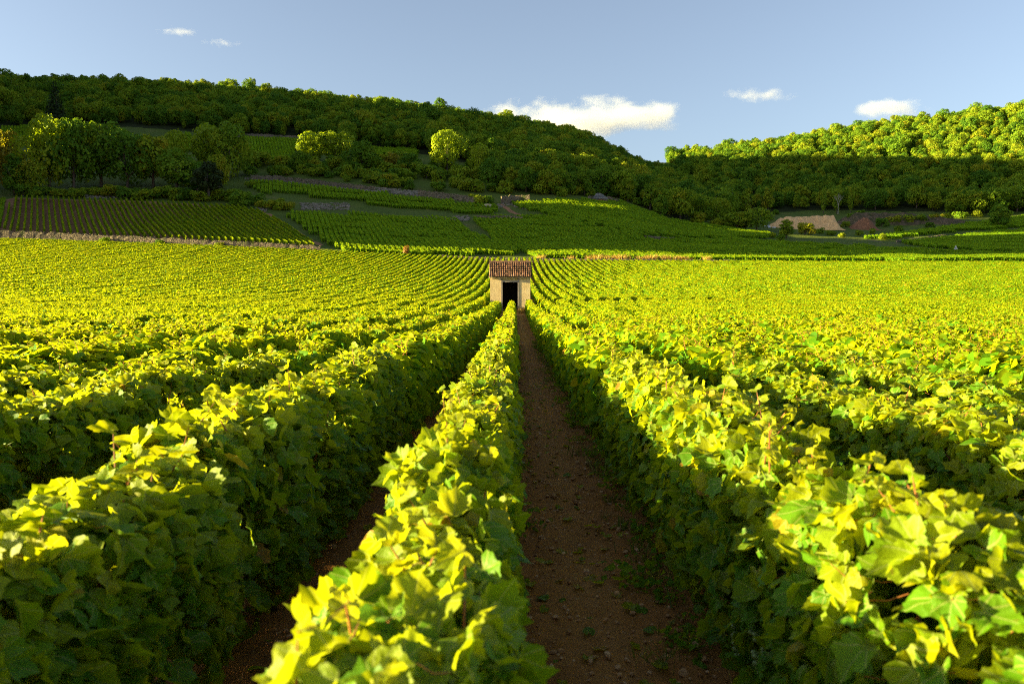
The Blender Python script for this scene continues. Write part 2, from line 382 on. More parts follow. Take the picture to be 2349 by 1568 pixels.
def hedge_leaves(L, per_m, size, width=.20, top=TOP, low=.12, seed=0, topvar=.09):
    """leaf positions of a stretch of trellised vine along +y, centred on x=0"""
    N = int(L * per_m)
    y = rng.uniform(0, L, N)
    nw = vn(y / .42, np.full(N, seed + .5), 11); nh = vn(y / .3, np.full(N, seed + .5), 12) ** 1.0
    w = width * (.72 + .55 * nw); h = top + topvar * (nh - .6) * 2
    part = rng.random(N)
    ang = np.where(part < .30, rng.uniform(math.pi * .30, math.pi * .70, N), 0)
    side = np.where(rng.random(N) < .5, 1, -1)
    zz = low + (h - low) * rng.beta(1.5, 1.05, N)
    taper = .72 + .28 * np.clip((zz - low) / .3, 0, 1)
    taper *= np.sqrt(np.clip(1 - ((zz - (h - .22)) / .30).clip(0, 1) ** 2, .15, 1))
    depth = rng.beta(4, 1.3, N)
    x = side * w * taper * depth
    topm = part < .30
    x = np.where(topm, np.cos(ang) * w * 1.15 * rng.uniform(.4, 1.1, N), x)
    zz = np.where(topm, h - .03 - .10 * np.abs(np.cos(ang)) + rng.normal(0, .03, N), zz)
    out = np.stack([x / width, np.zeros(N), np.where(topm, 1.6, .35)], 1) + rng.normal(0, .62, (N, 3))
    tip = np.stack([side * .5 + rng.normal(0, .4, N), rng.normal(0, .6, N), np.where(topm, -.15, -.65) + rng.normal(0, .45, N)], 1)
    keep = (vn(y / .23, zz / .23, seed + 40) > .20) | topm
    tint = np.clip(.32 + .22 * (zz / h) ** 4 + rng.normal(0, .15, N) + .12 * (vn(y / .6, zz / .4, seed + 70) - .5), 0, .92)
    tint = np.where(rng.random(N) < .012, rng.uniform(.9, 1, N), tint)
    sz = size * rng.uniform(.6, 1.25, N)
    p = np.stack([x, y, zz], 1)
    return p[keep], out[keep], tip[keep], sz[keep], tint[keep]
def shoots(L, n_, seed):  # growing tips that stick out above the trimmed top
    ps = []; stems = []
    for _ in range(n_):
        y0 = random.uniform(.1, L - .1); x0 = random.uniform(-.12, .12); b = Vector((x0, y0, TOP - .08))
        d = Vector((random.uniform(-.5, .5), random.uniform(-.5, .5), 1)).normalized(); l = random.uniform(.08, .22)
        stems.append([b, b + d * l * .6, b + d * l + Vector((0, 0, -.01))])
        for k in range(5):
            q = b + d * l * (.3 + .7 * k / 4)
            ps.append((q, Vector((random.uniform(-1, 1), random.uniform(-1, 1), .9)), Vector((random.uniform(-1, 1), random.uniform(-1, 1), .1)), random.uniform(.035, .07)))
    return ps, stems
def section_mesh(lod, v):
    if lod == 0: L, per, size, kind = 1.5, 1550, .074, 0
    elif lod == 1: L, per, size, kind = 2.5, 640, .105, 1
    elif lod == 2: L, per, size, kind = 5.0, 400, .125, 2
    else: L, per, size, kind = 10.0, 210, .17, 2
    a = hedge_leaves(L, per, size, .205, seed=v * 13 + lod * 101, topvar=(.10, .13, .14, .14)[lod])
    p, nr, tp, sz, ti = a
    stems = []
    if lod <= 2:
        ps, stems = shoots(L, 13 if lod == 0 else 34 if lod == 1 else 60, v)
        p = np.vstack([p, [q[0] for q in ps]]); nr = np.vstack([nr, [q[1] for q in ps]]); tp = np.vstack([tp, [q[2] for q in ps]])
        sz = np.concatenate([sz, [q[3] for q in ps]]); ti = np.concatenate([ti, rng.uniform(.5, .8, len(ps))])
    p = p - np.array([0, 0, .0])
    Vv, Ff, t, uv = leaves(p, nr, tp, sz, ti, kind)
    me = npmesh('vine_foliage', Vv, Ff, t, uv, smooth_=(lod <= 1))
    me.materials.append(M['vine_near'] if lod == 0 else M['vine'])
    return me, L, stems, (p, ti)
def cane_mesh(L, v, stems, pts):
    m = MB()
    for _ in range(int(L * 3)):
        y0 = random.uniform(0, L); x0 = random.uniform(-.1, .1)
        x1, y1 = x0 + random.uniform(-.12, .12), y0 + random.uniform(-.2, .2)
        m.tube([(x0 * .3, y0, .45), ((x0 + x1) / 2 + random.uniform(-.04, .04), (y0 + y1) / 2, .75), (x1, y1, random.uniform(.86, .99))], [.004, .0035, .0025], 5, random.uniform(.1, .8))
    for st in stems: m.tube(st, [.0032, .0025, .0012], 5, random.uniform(.4, .9))
    p, ti = pts
    for i in rng.choice(len(p), int(L * 150), replace=False):     # leaf stalks
        q = Vector(p[i]); d = Vector((-q.x * .5 + random.uniform(-.04, .04), random.uniform(-.06, .06), random.uniform(-.05, .03)))
        m.tube([q, q + d * .55 + Vector((0, 0, -.01)), q + d], .0014, 4, random.uniform(.55, 1))
    return m
def stock_mesh(y):
    m = MB(); j = random.uniform(-.06, .06)
    m.tube([(j, y, -.05), (j + .02, y + .02, .15), (-.01, y - .02, .32), (.01, y + .05, .45), (.01, y + .3, .47), (0, y + .6, .46)], [.035, .03, .028, .02, .013, .008], 7, .2)
    return m
SEC = {}
for lod, nv in ((0, 6), (1, 5), (2, 5), (3, 6)):
    for v in range(nv):
        me, L, stems, pts = section_mesh(lod, v)
        sub = []
        if lod <= 1:
            o = cane_mesh(L, v, stems, pts).build('cane_growth', M['cane']); sub.append(('cane_growth', o.data)); bpy.data.objects.remove(o)
            for y_ in ((.5,) if lod == 0 else (.5, 1.5)): o = stock_mesh(y_).build('vine_stock', M['bark'], smooth_=True); sub.append(('vine_stock', o.data)); bpy.data.objects.remove(o)
        SEC.setdefault(lod, []).append((me, L, sub))
berry = MB()
for k in range(34):
    u = random.random(); r_ = .035 * (1 - u * .75); a_ = random.uniform(0, 6.28)
    c_ = Vector((math.cos(a_) * r_ * random.uniform(.4, 1), math.sin(a_) * r_ * random.uniform(.4, 1), -u * .13))
    bm_ = bmesh.new(); bmesh.ops.create_icosphere(bm_, subdivisions=2, radius=.0095)
    vs = [v.co + c_ for v in bm_.verts]; fs = [tuple(x.index for x in f.verts) for f in bm_.faces]; berry.add(vs, fs); bm_.free()
nb = NT('green_grape_skin'); nb.p.inputs['Subsurface Weight'].default_value = .3; nb.p.inputs['Subsurface Radius'].default_value = (.01, .01, .004)
nb.base((.20, .26, .07), .35, .5)
o = berry.build('grape_bunch', nb.m, smooth_=True); BERRY = o.data; bpy.data.objects.remove(o)
pm = MB(); pm.tube([(0, 0, -.2), (0, 0, .6), (.005, 0, 1.0)], [.026, .025, .024], 8); o = pm.build('post', M['post']); POST = o.data; bpy.data.objects.remove(o)

def vine_row(x, y0, y1, label, group, dx=0.0, lods=None, posts=(), bunch=False, hs=1.0, ws=1.0):
    """one trellised row as one thing, its stretches of vine as parts"""
    root = empty('vine_row', (x, y0, zf1(x, y0)), 0, label, 'vine row', group)
    base = Vector(root.location); y = y0; k = random.randrange(100)
    while y < y1 - .4:
        xx = x + dx * (y - y0); dist = math.hypot(xx, y)
        lod = lods if lods is not None else (0 if dist < 7.5 else 1 if dist < 26 else 2 if dist < 75 else 3)
        me, L, sub = SEC[lod][k % len(SEC[lod])]; k += random.choice((1, 1, 2, 3))
        Lw = min(L, y1 - y); ln = math.sqrt(1 + dx * dx)
        x2 = xx + dx * Lw; z1, z2 = zf1(xx, y), zf1(x2, y + Lw)
        o = bpy.data.objects.new('grape_vine', me); COL.objects.link(o); o.parent = root
        flip = random.random() < .5
        sl = math.atan2(z2 - z1, Lw * ln); az = -math.atan(dx)
        rot = Matrix.Rotation(az, 4, 'Z') @ Matrix.Rotation(sl, 4, 'X')
        p0 = Vector((xx, y, z1))
        if flip: p0 = Vector((x2, y + Lw, z2)); rot = rot @ Matrix.Rotation(math.pi, 4, 'Z')
        sc = Matrix.Diagonal((ws * random.uniform(.93, 1.07), Lw * ln / L / math.cos(sl), hs * random.uniform(.92, 1.07), 1))
        o.matrix_local = Matrix.Translation(p0 - base) @ rot @ sc
        for nm, sm in sub:
            c_ = bpy.data.objects.new(nm, sm); COL.objects.link(c_); c_.parent = o
            if nm == 'cane_growth': c_['kind'] = 'stuff'
        if bunch and lod == 0:
            for q in range(3):
                c_ = bpy.data.objects.new('grape_bunch', BERRY); COL.objects.link(c_); c_.parent = o
                c_.location = (random.choice((-1, 1)) * random.uniform(.08, .17), random.uniform(.1, 1.4), random.uniform(.34, .46)); c_.rotation_euler = (0, 0, random.uniform(0, 6))
        y += Lw
    for py in posts:
        if y0 < py < y1:
            c_ = bpy.data.objects.new('post', POST); COL.objects.link(c_); c_.parent = root
            c_.location = Vector((x + dx * (py - y0), py, zf1(x + dx * (py - y0), py))) - base; c_.rotation_euler = (random.uniform(-.04, .04), random.uniform(-.04, .04), 0)
    return root
SP = 1.2
HUT_Y = 60.0; HUT_X = -.345
near_labels = {0: 'vine row in the middle of the foreground running towards the doorway of the hut',
               1: 'vine row along the right edge of the bare soil path leading to the hut',
               2: 'second vine row to the right of the bare soil path', 3: 'third vine row to the right of the bare soil path',
               -1: 'vine row left of the middle one, across a narrow strip of bare soil',
               -2: 'second vine row to the left of the middle foreground row', -3: 'third vine row to the left of the middle foreground row'}
NROW = 0
for i in range(-101, 101):
    x = -.21 + SP * i + (.02 if i == 1 else .11 if i == -1 else 0)
    ys0 = .75 if i == 0 else max(-1.5, abs(x) / .68 - 4.5)
    ye = 184.3 - (2.5 if x > 5 else 0)
    if ys0 > ye - 4: continue
    hid = abs(x - HUT_X) < 1.95
    lab = near_labels.get(i) or ('yellow green vine row in the wide sunlit field left of the hut' if i < 0 else 'yellow green vine row in the wide sunlit field right of the hut')
    grp = None if i in near_labels else ('vine rows of the field left of the hut' if i < 0 else 'vine rows of the field right of the hut')
    posts = [9.8 + (i * 37 % 53) / 10 + 13 * k for k in range(4)] if abs(i) < 6 else ()
    if hid:
        vine_row(x, ys0, HUT_Y - 2.6, lab, grp, posts=posts, bunch=True, ws=1.32 if i == -1 else .98 if i == 0 else 1.1)
        vine_row(x, HUT_Y + 5, ye, 'vine row whose top just shows above the tiled roof of the hut', 'vine rows behind the hut'); NROW += 1
    else:
        vine_row(x, ys0, ye, lab, grp, posts=posts, bunch=abs(i) < 4, ws=1.2)
    NROW += 1
# terrace plot on the left: rows climbing the brown slope behind the stone wall
tdir = -.592; k = 0
BL = at(6, 534, 188); BR = at(738, 566, 188)
for i in range(0, 60):
    x0 = -128 + 1.62 * i; y0 = 192.5 + .02 * i; run = None
    # walk the row while its feet are inside the plot
    yy = np.arange(y0, 275, .5); xx = x0 + tdir * (yy - y0); X_, Y_ = px(xx, yy, zg(xx, yy))
    ins = inpoly(X_, Y_, P1)
    if ins.sum() < 8: continue
    j = np.nonzero(ins)[0]; a_, b_ = yy[j[0]], yy[j[-1]]
    vine_row(x0 + tdir * (a_ - y0), a_, b_, 'vine row climbing the brown soil terrace behind the long stone wall', 'vine rows of the brown terrace', dx=tdir, lods=3, hs=1.25, ws=.85); k += 1
print('rows', NROW, 'terrace', k)

# ------------------------------------------------------------------ vine plots on the hillside that read as one green mass
def points_object(name, pts, rots, scls, idx, protos, kind='stuff'):
    """many small copies scattered by geometry nodes: only for what nobody could count"""
    me = bpy.data.meshes.new(name); me.from_pydata([tuple(p) for p in pts], [], [])
    a = me.attributes.new('rot', 'FLOAT_VECTOR', 'POINT'); a.data.foreach_set('vector', np.asarray(rots, np.float32).ravel())
    a = me.attributes.new('scl', 'FLOAT_VECTOR', 'POINT'); a.data.foreach_set('vector', np.asarray(scls, np.float32).ravel())
    a = me.attributes.new('idx', 'INT', 'POINT'); a.data.foreach_set('value', np.asarray(idx, np.int32))
    ob = link(name, me); tag(ob, kind=kind)
    c = bpy.data.collections.new(name + '_kinds')
    for i, p in enumerate(protos):
        c.objects.link(bpy.data.objects.new('%s_kind_%02d' % (name, i), p))
    g = bpy.data.node_groups.new(name, 'GeometryNodeTree')
    g.interface.new_socket('Geometry', in_out='INPUT', socket_type='NodeSocketGeometry'); g.interface.new_socket('Geometry', in_out='OUTPUT', socket_type='NodeSocketGeometry')
    N = g.nodes.new; gi = N('NodeGroupInput'); go = N('NodeGroupOutput'); ip = N('GeometryNodeInstanceOnPoints'); ci = N('GeometryNodeCollectionInfo')
    ci.inputs['Collection'].default_value = c; ci.inputs['Separate Children'].default_value = True; ci.inputs['Reset Children'].default_value = True
    def at_(nm, ty):
        q = N('GeometryNodeInputNamedAttribute'); q.data_type = ty; q.inputs[0].default_value = nm; return q.outputs[0]
    er = N('FunctionNodeEulerToRotation'); L_ = g.links.new
    L_(at_('rot', 'FLOAT_VECTOR'), er.inputs[0]); L_(gi.outputs[0], ip.inputs['Points']); L_(ci.outputs[0], ip.inputs['Instance'])
    ip.inputs['Pick Instance'].default_value = True; L_(at_('idx', 'INT'), ip.inputs['Instance Index']); L_(er.outputs[0], ip.inputs['Rotation'])
    L_(at_('scl', 'FLOAT_VECTOR'), ip.inputs['Scale']); L_(ip.outputs[0], go.inputs[0])
    md = ob.modifiers.new('scatter', 'NODES'); md.node_group = g
    return ob
PLOTS = [  # outline in the photograph, direction of the rows in plan (dx/dy), depth range
 ([(652, 494), (860, 500), (1045, 508), (1085, 540), (1200, 585), (1150, 590), (905, 590), (790, 583), (722, 545)], -.30, 190, 262),
 ([(1085, 508), (1160, 505), (1290, 505), (1480, 550), (1500, 556), (1700, 556), (2000, 572), (2349, 588), (2420, 592), (2420, 601), (1500, 600), (1230, 594), (1150, 565)], -.30, 191, 300),
 ([(1170, 474), (1290, 464), (1425, 466), (1540, 510), (1640, 522), (1790, 542), (1740, 552), (1480, 548), (1290, 503)], -.35, 200, 330),
 ([(572, 420), (690, 428), (1000, 464), (1150, 482), (1130, 496), (900, 478), (690, 452), (590, 445)], -.30, 235, 330),
 ([(555, 318), (690, 320), (680, 350), (665, 378), (560, 372)], -.35, 300, 420),
 ([(700, 335), (960, 345), (960, 362), (700, 352)], -.35, 300, 420),
 ([(0, 292), (75, 292), (95, 318), (60, 335), (0, 340)], -.6, 300, 420), ([(385, 312), (440, 310), (440, 350), (390, 350)], -.5, 300, 420),
 ([(1985, 549), (2130, 530), (2349, 500), (2420, 495), (2420, 520), (2349, 523), (2130, 540), (2030, 552)], .35, 230, 420),
 ([(2065, 560), (2349, 530), (2420, 528), (2420, 585), (2200, 578)], .25, 200, 320),
 ([(0, 462), (12, 460), (6, 495), (-10, 530), (-40, 530), (-40, 460)], -.6, 190, 270)]
pp, rr, ss, ii = [], [], [], []
for poly, dr, d0, d1 in PLOTS:
    xs_ = [p[0] for p in poly]
    xa, xb = (min(xs_) - 1181) / 1827 * d1 - 60, (max(xs_) - 1181) / 1827 * d1 + 60
    ln = math.sqrt(1 + dr * dr)
    for x0 in np.arange(xa - abs(dr) * 100, xb + abs(dr) * 100, 1.32 * ln):
        yy = np.arange(d0, d1, 5.0 / ln); xx = x0 + dr * (yy - d0)
        zz = zg(xx, yy); X_, Y_ = px(xx, yy, zz)
        for j in np.nonzero(inpoly(X_, Y_, poly))[0]:
            z2 = zf1(xx[j] + dr * .5, yy[j] + .5)
            pp.append((xx[j], yy[j], zz[j] - .05)); rr.append((math.atan2((z2 - zz[j]) / ln, .5), 0, -math.atan(dr)))
            ss.append((random.uniform(1.5, 1.9), 1.04, random.uniform(1.05, 1.25))); ii.append(random.randrange(5))
sec5 = []
for v in range(5):
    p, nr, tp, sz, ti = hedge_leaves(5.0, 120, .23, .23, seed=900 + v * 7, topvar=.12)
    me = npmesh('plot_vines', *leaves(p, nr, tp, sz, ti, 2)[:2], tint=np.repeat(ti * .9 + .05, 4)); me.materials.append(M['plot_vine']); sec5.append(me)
points_object('vineyard_plots', pp, rr, ss, ii, sec5)
print('plot pieces', len(pp))

# ------------------------------------------------------------------ trees
def lump_crown(lumps, n, size, zmin=.0, tint0=.45):
    lumps = np.array(lumps); c = lumps[:, :3]; r = lumps[:, 3]
    k = rng.choice(len(r), n, p=r ** 2 / (r ** 2).sum())
    d = rng.normal(0, 1, (n, 3)); d[:, 2] += .35; d /= np.linalg.norm(d, axis=1, keepdims=True)
    rad = r[k] * (1 - .45 * rng.random(n) ** 2.2) * (1 + .10 * rng.normal(0, 1, n))
    p = c[k] + d * rad[:, None] * np.array([1, 1, .85])
    inside = np.zeros(n, int)
    for q in range(len(r)): inside += (np.linalg.norm((p - c[q]) / np.array([1, 1, .85]), axis=1) < r[q] * .72)
    keep = (inside == 0) | (rng.random(n) < .12); keep &= p[:, 2] > zmin
    p = p[keep]; d = d[keep]; m = len(p)
    lt = rng.normal(0, .10, len(r))[k][keep]
    nrm = d + rng.normal(0, .28, (m, 3)); tip = rng.normal(0, 1, (m, 3)) + np.array([0, 0, -.5])
    ti = np.clip(tint0 + lt + rng.normal(0, .08, m), 0, .98)
    return p, nrm, tip, size * rng.uniform(.6, 1.3, m), ti
def broad_lumps(H, Wd, nl, base, seed):
    rnd = random.Random(seed); out = []
    for i in range(nl):
        u = (i + .5) / nl; z = base + (H - base) * (.10 + .80 * u)
        prof = math.sin(math.pi * min(max((z - base) / (H - base) * .86 + .12, 0), 1)) ** .7
        a = i * 2.4 + rnd.uniform(-.5, .5); rr_ = Wd / 2 * prof * rnd.uniform(.35, .85)
        q = Wd * rnd.uniform(.10, .24) * (.65 + .5 * prof)
        out.append((math.cos(a) * rr_, math.sin(a) * rr_, min(z, H - q * .75), q))
    out.append((0, 0, base + (H - base) * .5, Wd * .3)); return out
def trunk_mesh(H, base, r, limbs=5, seed=0):
    rnd = random.Random(seed); m = MB()
    m.tube([(0, 0, -.6), (rnd.uniform(-.1, .1), rnd.uniform(-.1, .1), base * .7), (rnd.uniform(-.3, .3), rnd.uniform(-.3, .3), H * .55), (0, 0, H * .85)], [r * 1.25, r, r * .6, r * .15], 8)
    for i in range(limbs):
        a = i * 2.4 + rnd.uniform(-.4, .4); z = base * .8 + (H * .3) * i / limbs
        e = H * rnd.uniform(.2, .3)
        m.tube([(0, 0, z), (math.cos(a) * e * .5, math.sin(a) * e * .5, z + e * .5), (math.cos(a) * e, math.sin(a) * e, z + e * 1.1)], [r * .5, r * .33, r * .1], 6)
    o = m.build('trunk', M['bark'], smooth_=True); me = o.data; bpy.data.objects.remove(o); return me
def crown_mesh(arr, mat):
    p, nr, tp, sz, ti = arr
    Vv, Ff, t, uv = leaves(p, nr, tp, sz, ti, 2); me = npmesh('crown', Vv, Ff, t); me.materials.append(mat); return me
KIND = {}   # all prototypes 10 m tall (bushes 3 m)
def add_kind(name, lumps, n, size, base, r, mat='tree', zmin=0., t0=.45, limbs=5):
    a = lump_crown(lumps, n, size, zmin, t0); KIND[name] = (crown_mesh(a, M[mat]), trunk_mesh(10, base, r, limbs, len(KIND)))
for q in range(6):
    add_kind('oak%d' % q, broad_lumps(10, random.uniform(6.5, 9.5), 24, 1.2, q), 4200, .50, 2, .24)
for q in range(2):
    add_kind('tall%d' % q, broad_lumps(10, 5.0, 20, 1.0, 20 + q), 3200, .42, 2, .2)
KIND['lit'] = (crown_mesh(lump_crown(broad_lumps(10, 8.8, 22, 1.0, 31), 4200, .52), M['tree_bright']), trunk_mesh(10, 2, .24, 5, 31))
KIND['ochre'] = (crown_mesh(lump_crown(broad_lumps(10, 8.2, 20, .8, 33), 4000, .5), M['tree_orange']), trunk_mesh(10, 2, .22, 5, 33))
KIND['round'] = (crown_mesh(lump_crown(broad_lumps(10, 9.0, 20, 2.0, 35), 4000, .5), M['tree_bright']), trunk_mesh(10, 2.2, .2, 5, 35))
sp = []   # spruce: whorls of drooping fronds
for i in range(12):
    z = 1.0 + 8.4 * i / 11; rad = 2.6 * (1 - i / 12.2) + .15
    for k in range(max(4, 9 - i // 2)):
        a = k * 6.283 / max(4, 9 - i // 2) + i * .7; sp.append((math.cos(a) * rad * .6, math.sin(a) * rad * .6, z - rad * .12, rad * .42))
sp.append((0, 0, 9.5, .4))
KIND['spruce'] = (crown_mesh(lump_crown(sp, 4200, .36, 0, .4), M['conifer']), trunk_mesh(10, 1, .2, 0, 40))
pi_ = [(math.cos(i * 2.4) * 2.1 * math.sin(math.pi * (i + 1.5) / 12), math.sin(i * 2.4) * 2.1 * math.sin(math.pi * (i + 1.5) / 12), 3.4 + 5.8 * i / 11, 1.25) for i in range(12)]
KIND['pine'] = (crown_mesh(lump_crown(pi_, 3000, .42, 0, .6), M['conifer']), trunk_mesh(10, 3.4, .22, 4, 41))
BUSH = []
for q in range(4):
    l = [(math.cos(i * 2.4) * random.uniform(.2, 1.3), math.sin(i * 2.4) * random.uniform(.2, 1.3), random.uniform(.5, 2.1), random.uniform(.6, 1.0)) for i in range(9)]
    BUSH.append(crown_mesh(lump_crown(l, 1300, .34, 0, .5), M['tree']))
stm = MB()
for k in range(5): stm.tube([(0, 0, -.3), (random.uniform(-.3, .3), random.uniform(-.3, .3), .8), (random.uniform(-.8, .8), random.uniform(-.8, .8), 1.8)], [.06, .045, .02], 6)
o = stm.build('stem', M['bark']); STEM = o.data; bpy.data.objects.remove(o)
NT_ = [0, 0]
def tree(kind, loc, H, wide=1.0, label='', group=None, name='broadleaf_tree', cat='tree'):
    cr, tr = KIND[kind]; s = H / 10.0
    r_ = empty(name, loc, random.uniform(0, 6.28), label, cat, group); r_.scale = (s * wide, s * wide, s)
    for nm, me in (('crown', cr), ('trunk', tr)):
        o = bpy.data.objects.new(nm, me); COL.objects.link(o); o.parent = r_
    NT_[0] += 1; return r_
def bush(loc, H, wide=1.0, label='', group=None):
    s = H / 3.0; r_ = empty('bush', loc, random.uniform(0, 6.28), label, 'bush', group); r_.scale = (s * wide, s * wide, s)
    for nm, me in (('foliage', random.choice(BUSH)), ('stem', STEM)):
        o = bpy.data.objects.new(nm, me); COL.objects.link(o); o.parent = r_
    NT_[1] += 1; return r_
def tree_px(kind, X, Yb, Yt, label, group=None, wpx=None, name='broadleaf_tree', dmin=190, KW={'oak': 8.6, 'tall': 5.6, 'lit': 8.6, 'ochre': 8.2, 'round': 9, 'spruce': 5.4, 'pine': 6.4}):
    p = at(X, Yb, dmin); H = (te(X, Yt)[1] - te(X, Yb)[1]) * p[1] * 1.03
    w = 1.0
    if wpx: w = (wpx / 1827 * p[1]) / (KW[kind.rstrip('0123456789')] * H / 10)
    p[2] -= .1
    return tree(kind, p, H, w, label, group, name)
GL = 'trees of the grove above the brown terrace'
grove = [('ochre', 14, 432, 300, 85, 'ochre tree glowing in the sun at the left edge of the picture'),
 ('tall0', 30, 448, 352, 55, 'small yellow lit tree at the foot of the left grove'),
 ('lit', 112, 436, 268, 110, 'tall tree with its left side lit yellow in the left grove'),
 ('oak0', 168, 436, 274, 100, 'dark broad tree right of the tall yellow lit tree in the left grove'),
 ('oak1', 230, 428, 278, 110, 'dark rounded tree in the left grove whose top edge is sunlit'), ('oak2', 290, 432, 300, 110, 'dark green tree in the middle of the left grove'),
 ('oak3', 350, 430, 305, 110, 'dark green tree with a small yellow tip in the left grove'), ('round', 402, 405, 302, 60, 'small yellow topped tree sticking out behind the left grove'),
 ('oak4', 405, 438, 345, 100, 'low dark tree in front of the small yellow topped tree'), ('oak5', 452, 440, 372, 80, 'low green tree beside the slender pine'),
 ('lit', 478, 402, 286, 88, 'tree with a yellow lit crown at the right end of the left grove'), ('oak1', 525, 412, 284, 92, 'dark broad tree at the right end of the left grove'),
 ('oak2', 70, 445, 370, 70, 'dark tree below the ochre tree at the far left'), ('oak3', 502, 436, 352, 60, 'small green tree in front of the right end of the left grove')]
for k, X, b_, t_, w_, lab in grove: tree_px(k, X, b_, t_, lab, GL, w_)
tree_px('pine', 477, 462, 374, 'slender pine with a bare pale trunk above the brown terrace', None, 78, 'pine_tree')
tree_px('spruce', 126, 300, 186, 'dark pointed spruce standing in the wood at upper left', None, 58, 'spruce_tree')
GM = 'sunlit trees in the middle of the hillside'
for k, X, b_, t_, w_, lab in [('lit', 712, 377, 303, 74, 'bright yellow tree beside the small upper vine plot'), ('lit', 770, 376, 302, 78, 'bright yellow tree just right of the yellow tree by the upper plot'),
   ('oak0', 830, 398, 325, 80, 'green tree right of the two bright yellow trees'), ('round', 1026, 393, 302, 78, 'round yellow green tree alone in front of the wood'),
   ('tall0', 1128, 395, 314, 42, 'narrow yellow tipped tree right of the round yellow tree'), ('round', 1098, 402, 332, 50, 'yellow green tree between the round tree and the narrow one'),
   ('oak3', 690, 396, 345, 50, 'small yellow green tree under the left one of the yellow pair'), ('ochre', 900, 385, 350, 40, 'small ochre tree in front of the upper plot'),
   ('oak4', 940, 395, 352, 60, 'low green tree left of the round yellow tree')]:
    tree_px(k, X, b_, t_, lab, GM, w_)
GS = 'trees along the foot of the wooded spur'
def spur_mask(x, y, X, Y):
    top = np.interp(X, *zip(*LWOOD)) - 6; bot = np.interp(X, [1120, 1180, 1290, 1385, 1430, 1480, 1520, 1545], [436, 440, 449, 452, 460, 482, 498, 503])
    return (X > 1125) & (X < 1545) & (Y > top) & (Y < bot) & (y < 480) & (y > 250)
gx, gy = np.meshgrid(np.arange(-40, 110, 6.2), np.arange(250, 480, 6.2)); gx = gx.ravel() + rng.uniform(-2.4, 2.4, gx.size); gy = gy.ravel() + rng.uniform(-2.4, 2.4, gy.size)
gz = zg(gx, gy); X_, Y_ = px(gx, gy, gz)
for j in np.nonzero(spur_mask(gx, gy, X_, Y_))[0]:
    tree(random.choice(['oak0', 'oak1', 'oak2', 'oak3', 'oak4', 'oak5', 'tall0']), (gx[j], gy[j], gz[j] - .2), random.uniform(7.5, 12), random.uniform(.85, 1.15), 'dark green tree at the foot of the wooded spur above the middle vine plot', GS)
tree_px('oak2', 1736, 530, 478, 'round green tree on a bare trunk left of the gravel heap', None, 60)
tree_px('oak3', 1690, 528, 484, 'low dark tree beside the round tree left of the gravel heap', None, 74)
tree_px('tall0', 1803, 546, 503, 'small dark pointed tree in front of the gravel heap', None, 42)
tree_px('oak5', 2290, 522, 470, 'nearly black tree at the edge of the right hand vine plot', None, 52)
for j, (X, b_, t_, w_) in enumerate([(1560, 505, 430, 70), (1600, 510, 445, 70), (1640, 515, 455, 66), (1575, 500, 410, 70), (1660, 505, 440, 60), (2190, 492, 440, 60), (2235, 492, 436, 64), (2280, 490, 432, 66), (2330, 486, 428, 66)]):
    tree_px('oak%d' % (j % 6), X, b_, t_, 'dark rounded tree at the front edge of the right hand wood', 'trees at the front edge of the right hand wood', w_)
for X in (1888, 1918, 1950):
    tree_px('tall1', X, 490, 428 if X != 1918 else 445, 'narrow pale green tree at the edge of the right hand wood', 'narrow trees of the right hand wood', 16)

# woods: jittered grid over the wooded slopes; the nearest trees are things, the rest one mass
def wood_points(x0, x1, y0, y1, sp_, mask):
    gx, gy = np.meshgrid(np.arange(x0, x1, sp_), np.arange(y0, y1, sp_)); gx = gx.ravel() + rng.uniform(-.45, .45, gx.size) * sp_; gy = gy.ravel() + rng.uniform(-.45, .45, gy.size) * sp_
    z = zg(gx, gy); X, Y = px(gx, gy, z); k = mask(gx, gy, X, Y); return np.stack([gx, gy, z], 1)[k]
def vis(X): return (X > -160) & (X < 2500)
def lmask(x, y, X, Y):
    base = np.interp(X, *zip(*LWOOD)) - 4
    return (X > -200) & (X < 1540) & (Y < base) & (y > 285) & (y < 580)
def rmask(x, y, X, Y):
    base = np.interp(X, *zip(*RWOOD)) - 2
    return (X >= 1535) & (X < 2520) & (Y < base) & (y > 300) & (y < 800)
OAKS = ['oak0', 'oak1', 'oak2', 'oak3', 'oak4', 'oak5', 'tall0', 'tall1']
LW = wood_points(-460, 140, 285, 640, 6.0, lmask); RW = wood_points(60, 560, 300, 800, 6.4, rmask)
def sort_d(P): return P[np.argsort(P[:, 1])]
LW, RW = sort_d(LW), sort_d(RW)
def plant(P, nmax, label, group, name):
    X, Y = px(P[:, 0], P[:, 1], P[:, 2]); front = np.nonzero(vis(X))[0][:nmax]; rest = np.setdiff1d(np.arange(len(P)), front)
    for j in front:
        tree(random.choice(OAKS), P[j] - np.array([0, 0, .3]), random.uniform(8.5, 13), random.uniform(.85, 1.2), label, group)
    Q = P[rest]; m = len(Q); s = rng.uniform(.55, 1.08, m) * (1 + .35 * (rng.random(m) < .10)); w = rng.uniform(.85, 1.15, m)
    points_object(name, Q - np.array([0, 0, .3]), np.stack([np.zeros(m), np.zeros(m), rng.uniform(0, 6.28, m)], 1), np.stack([s * w, s * w, s], 1), rng.integers(0, 8, m), [KIND[k][0] for k in OAKS])
    print(name, len(front), m)
plant(LW, 140, 'green broadleaf tree along the lower edge of the wood on the left ridge', 'trees at the lower edge of the left ridge wood', 'woodland_on_the_ridge')
plant(RW, 90, 'dark broadleaf tree low in the shaded part of the right hand wood', 'shaded trees low in the right hand wood', 'woodland_on_the_far_slope')
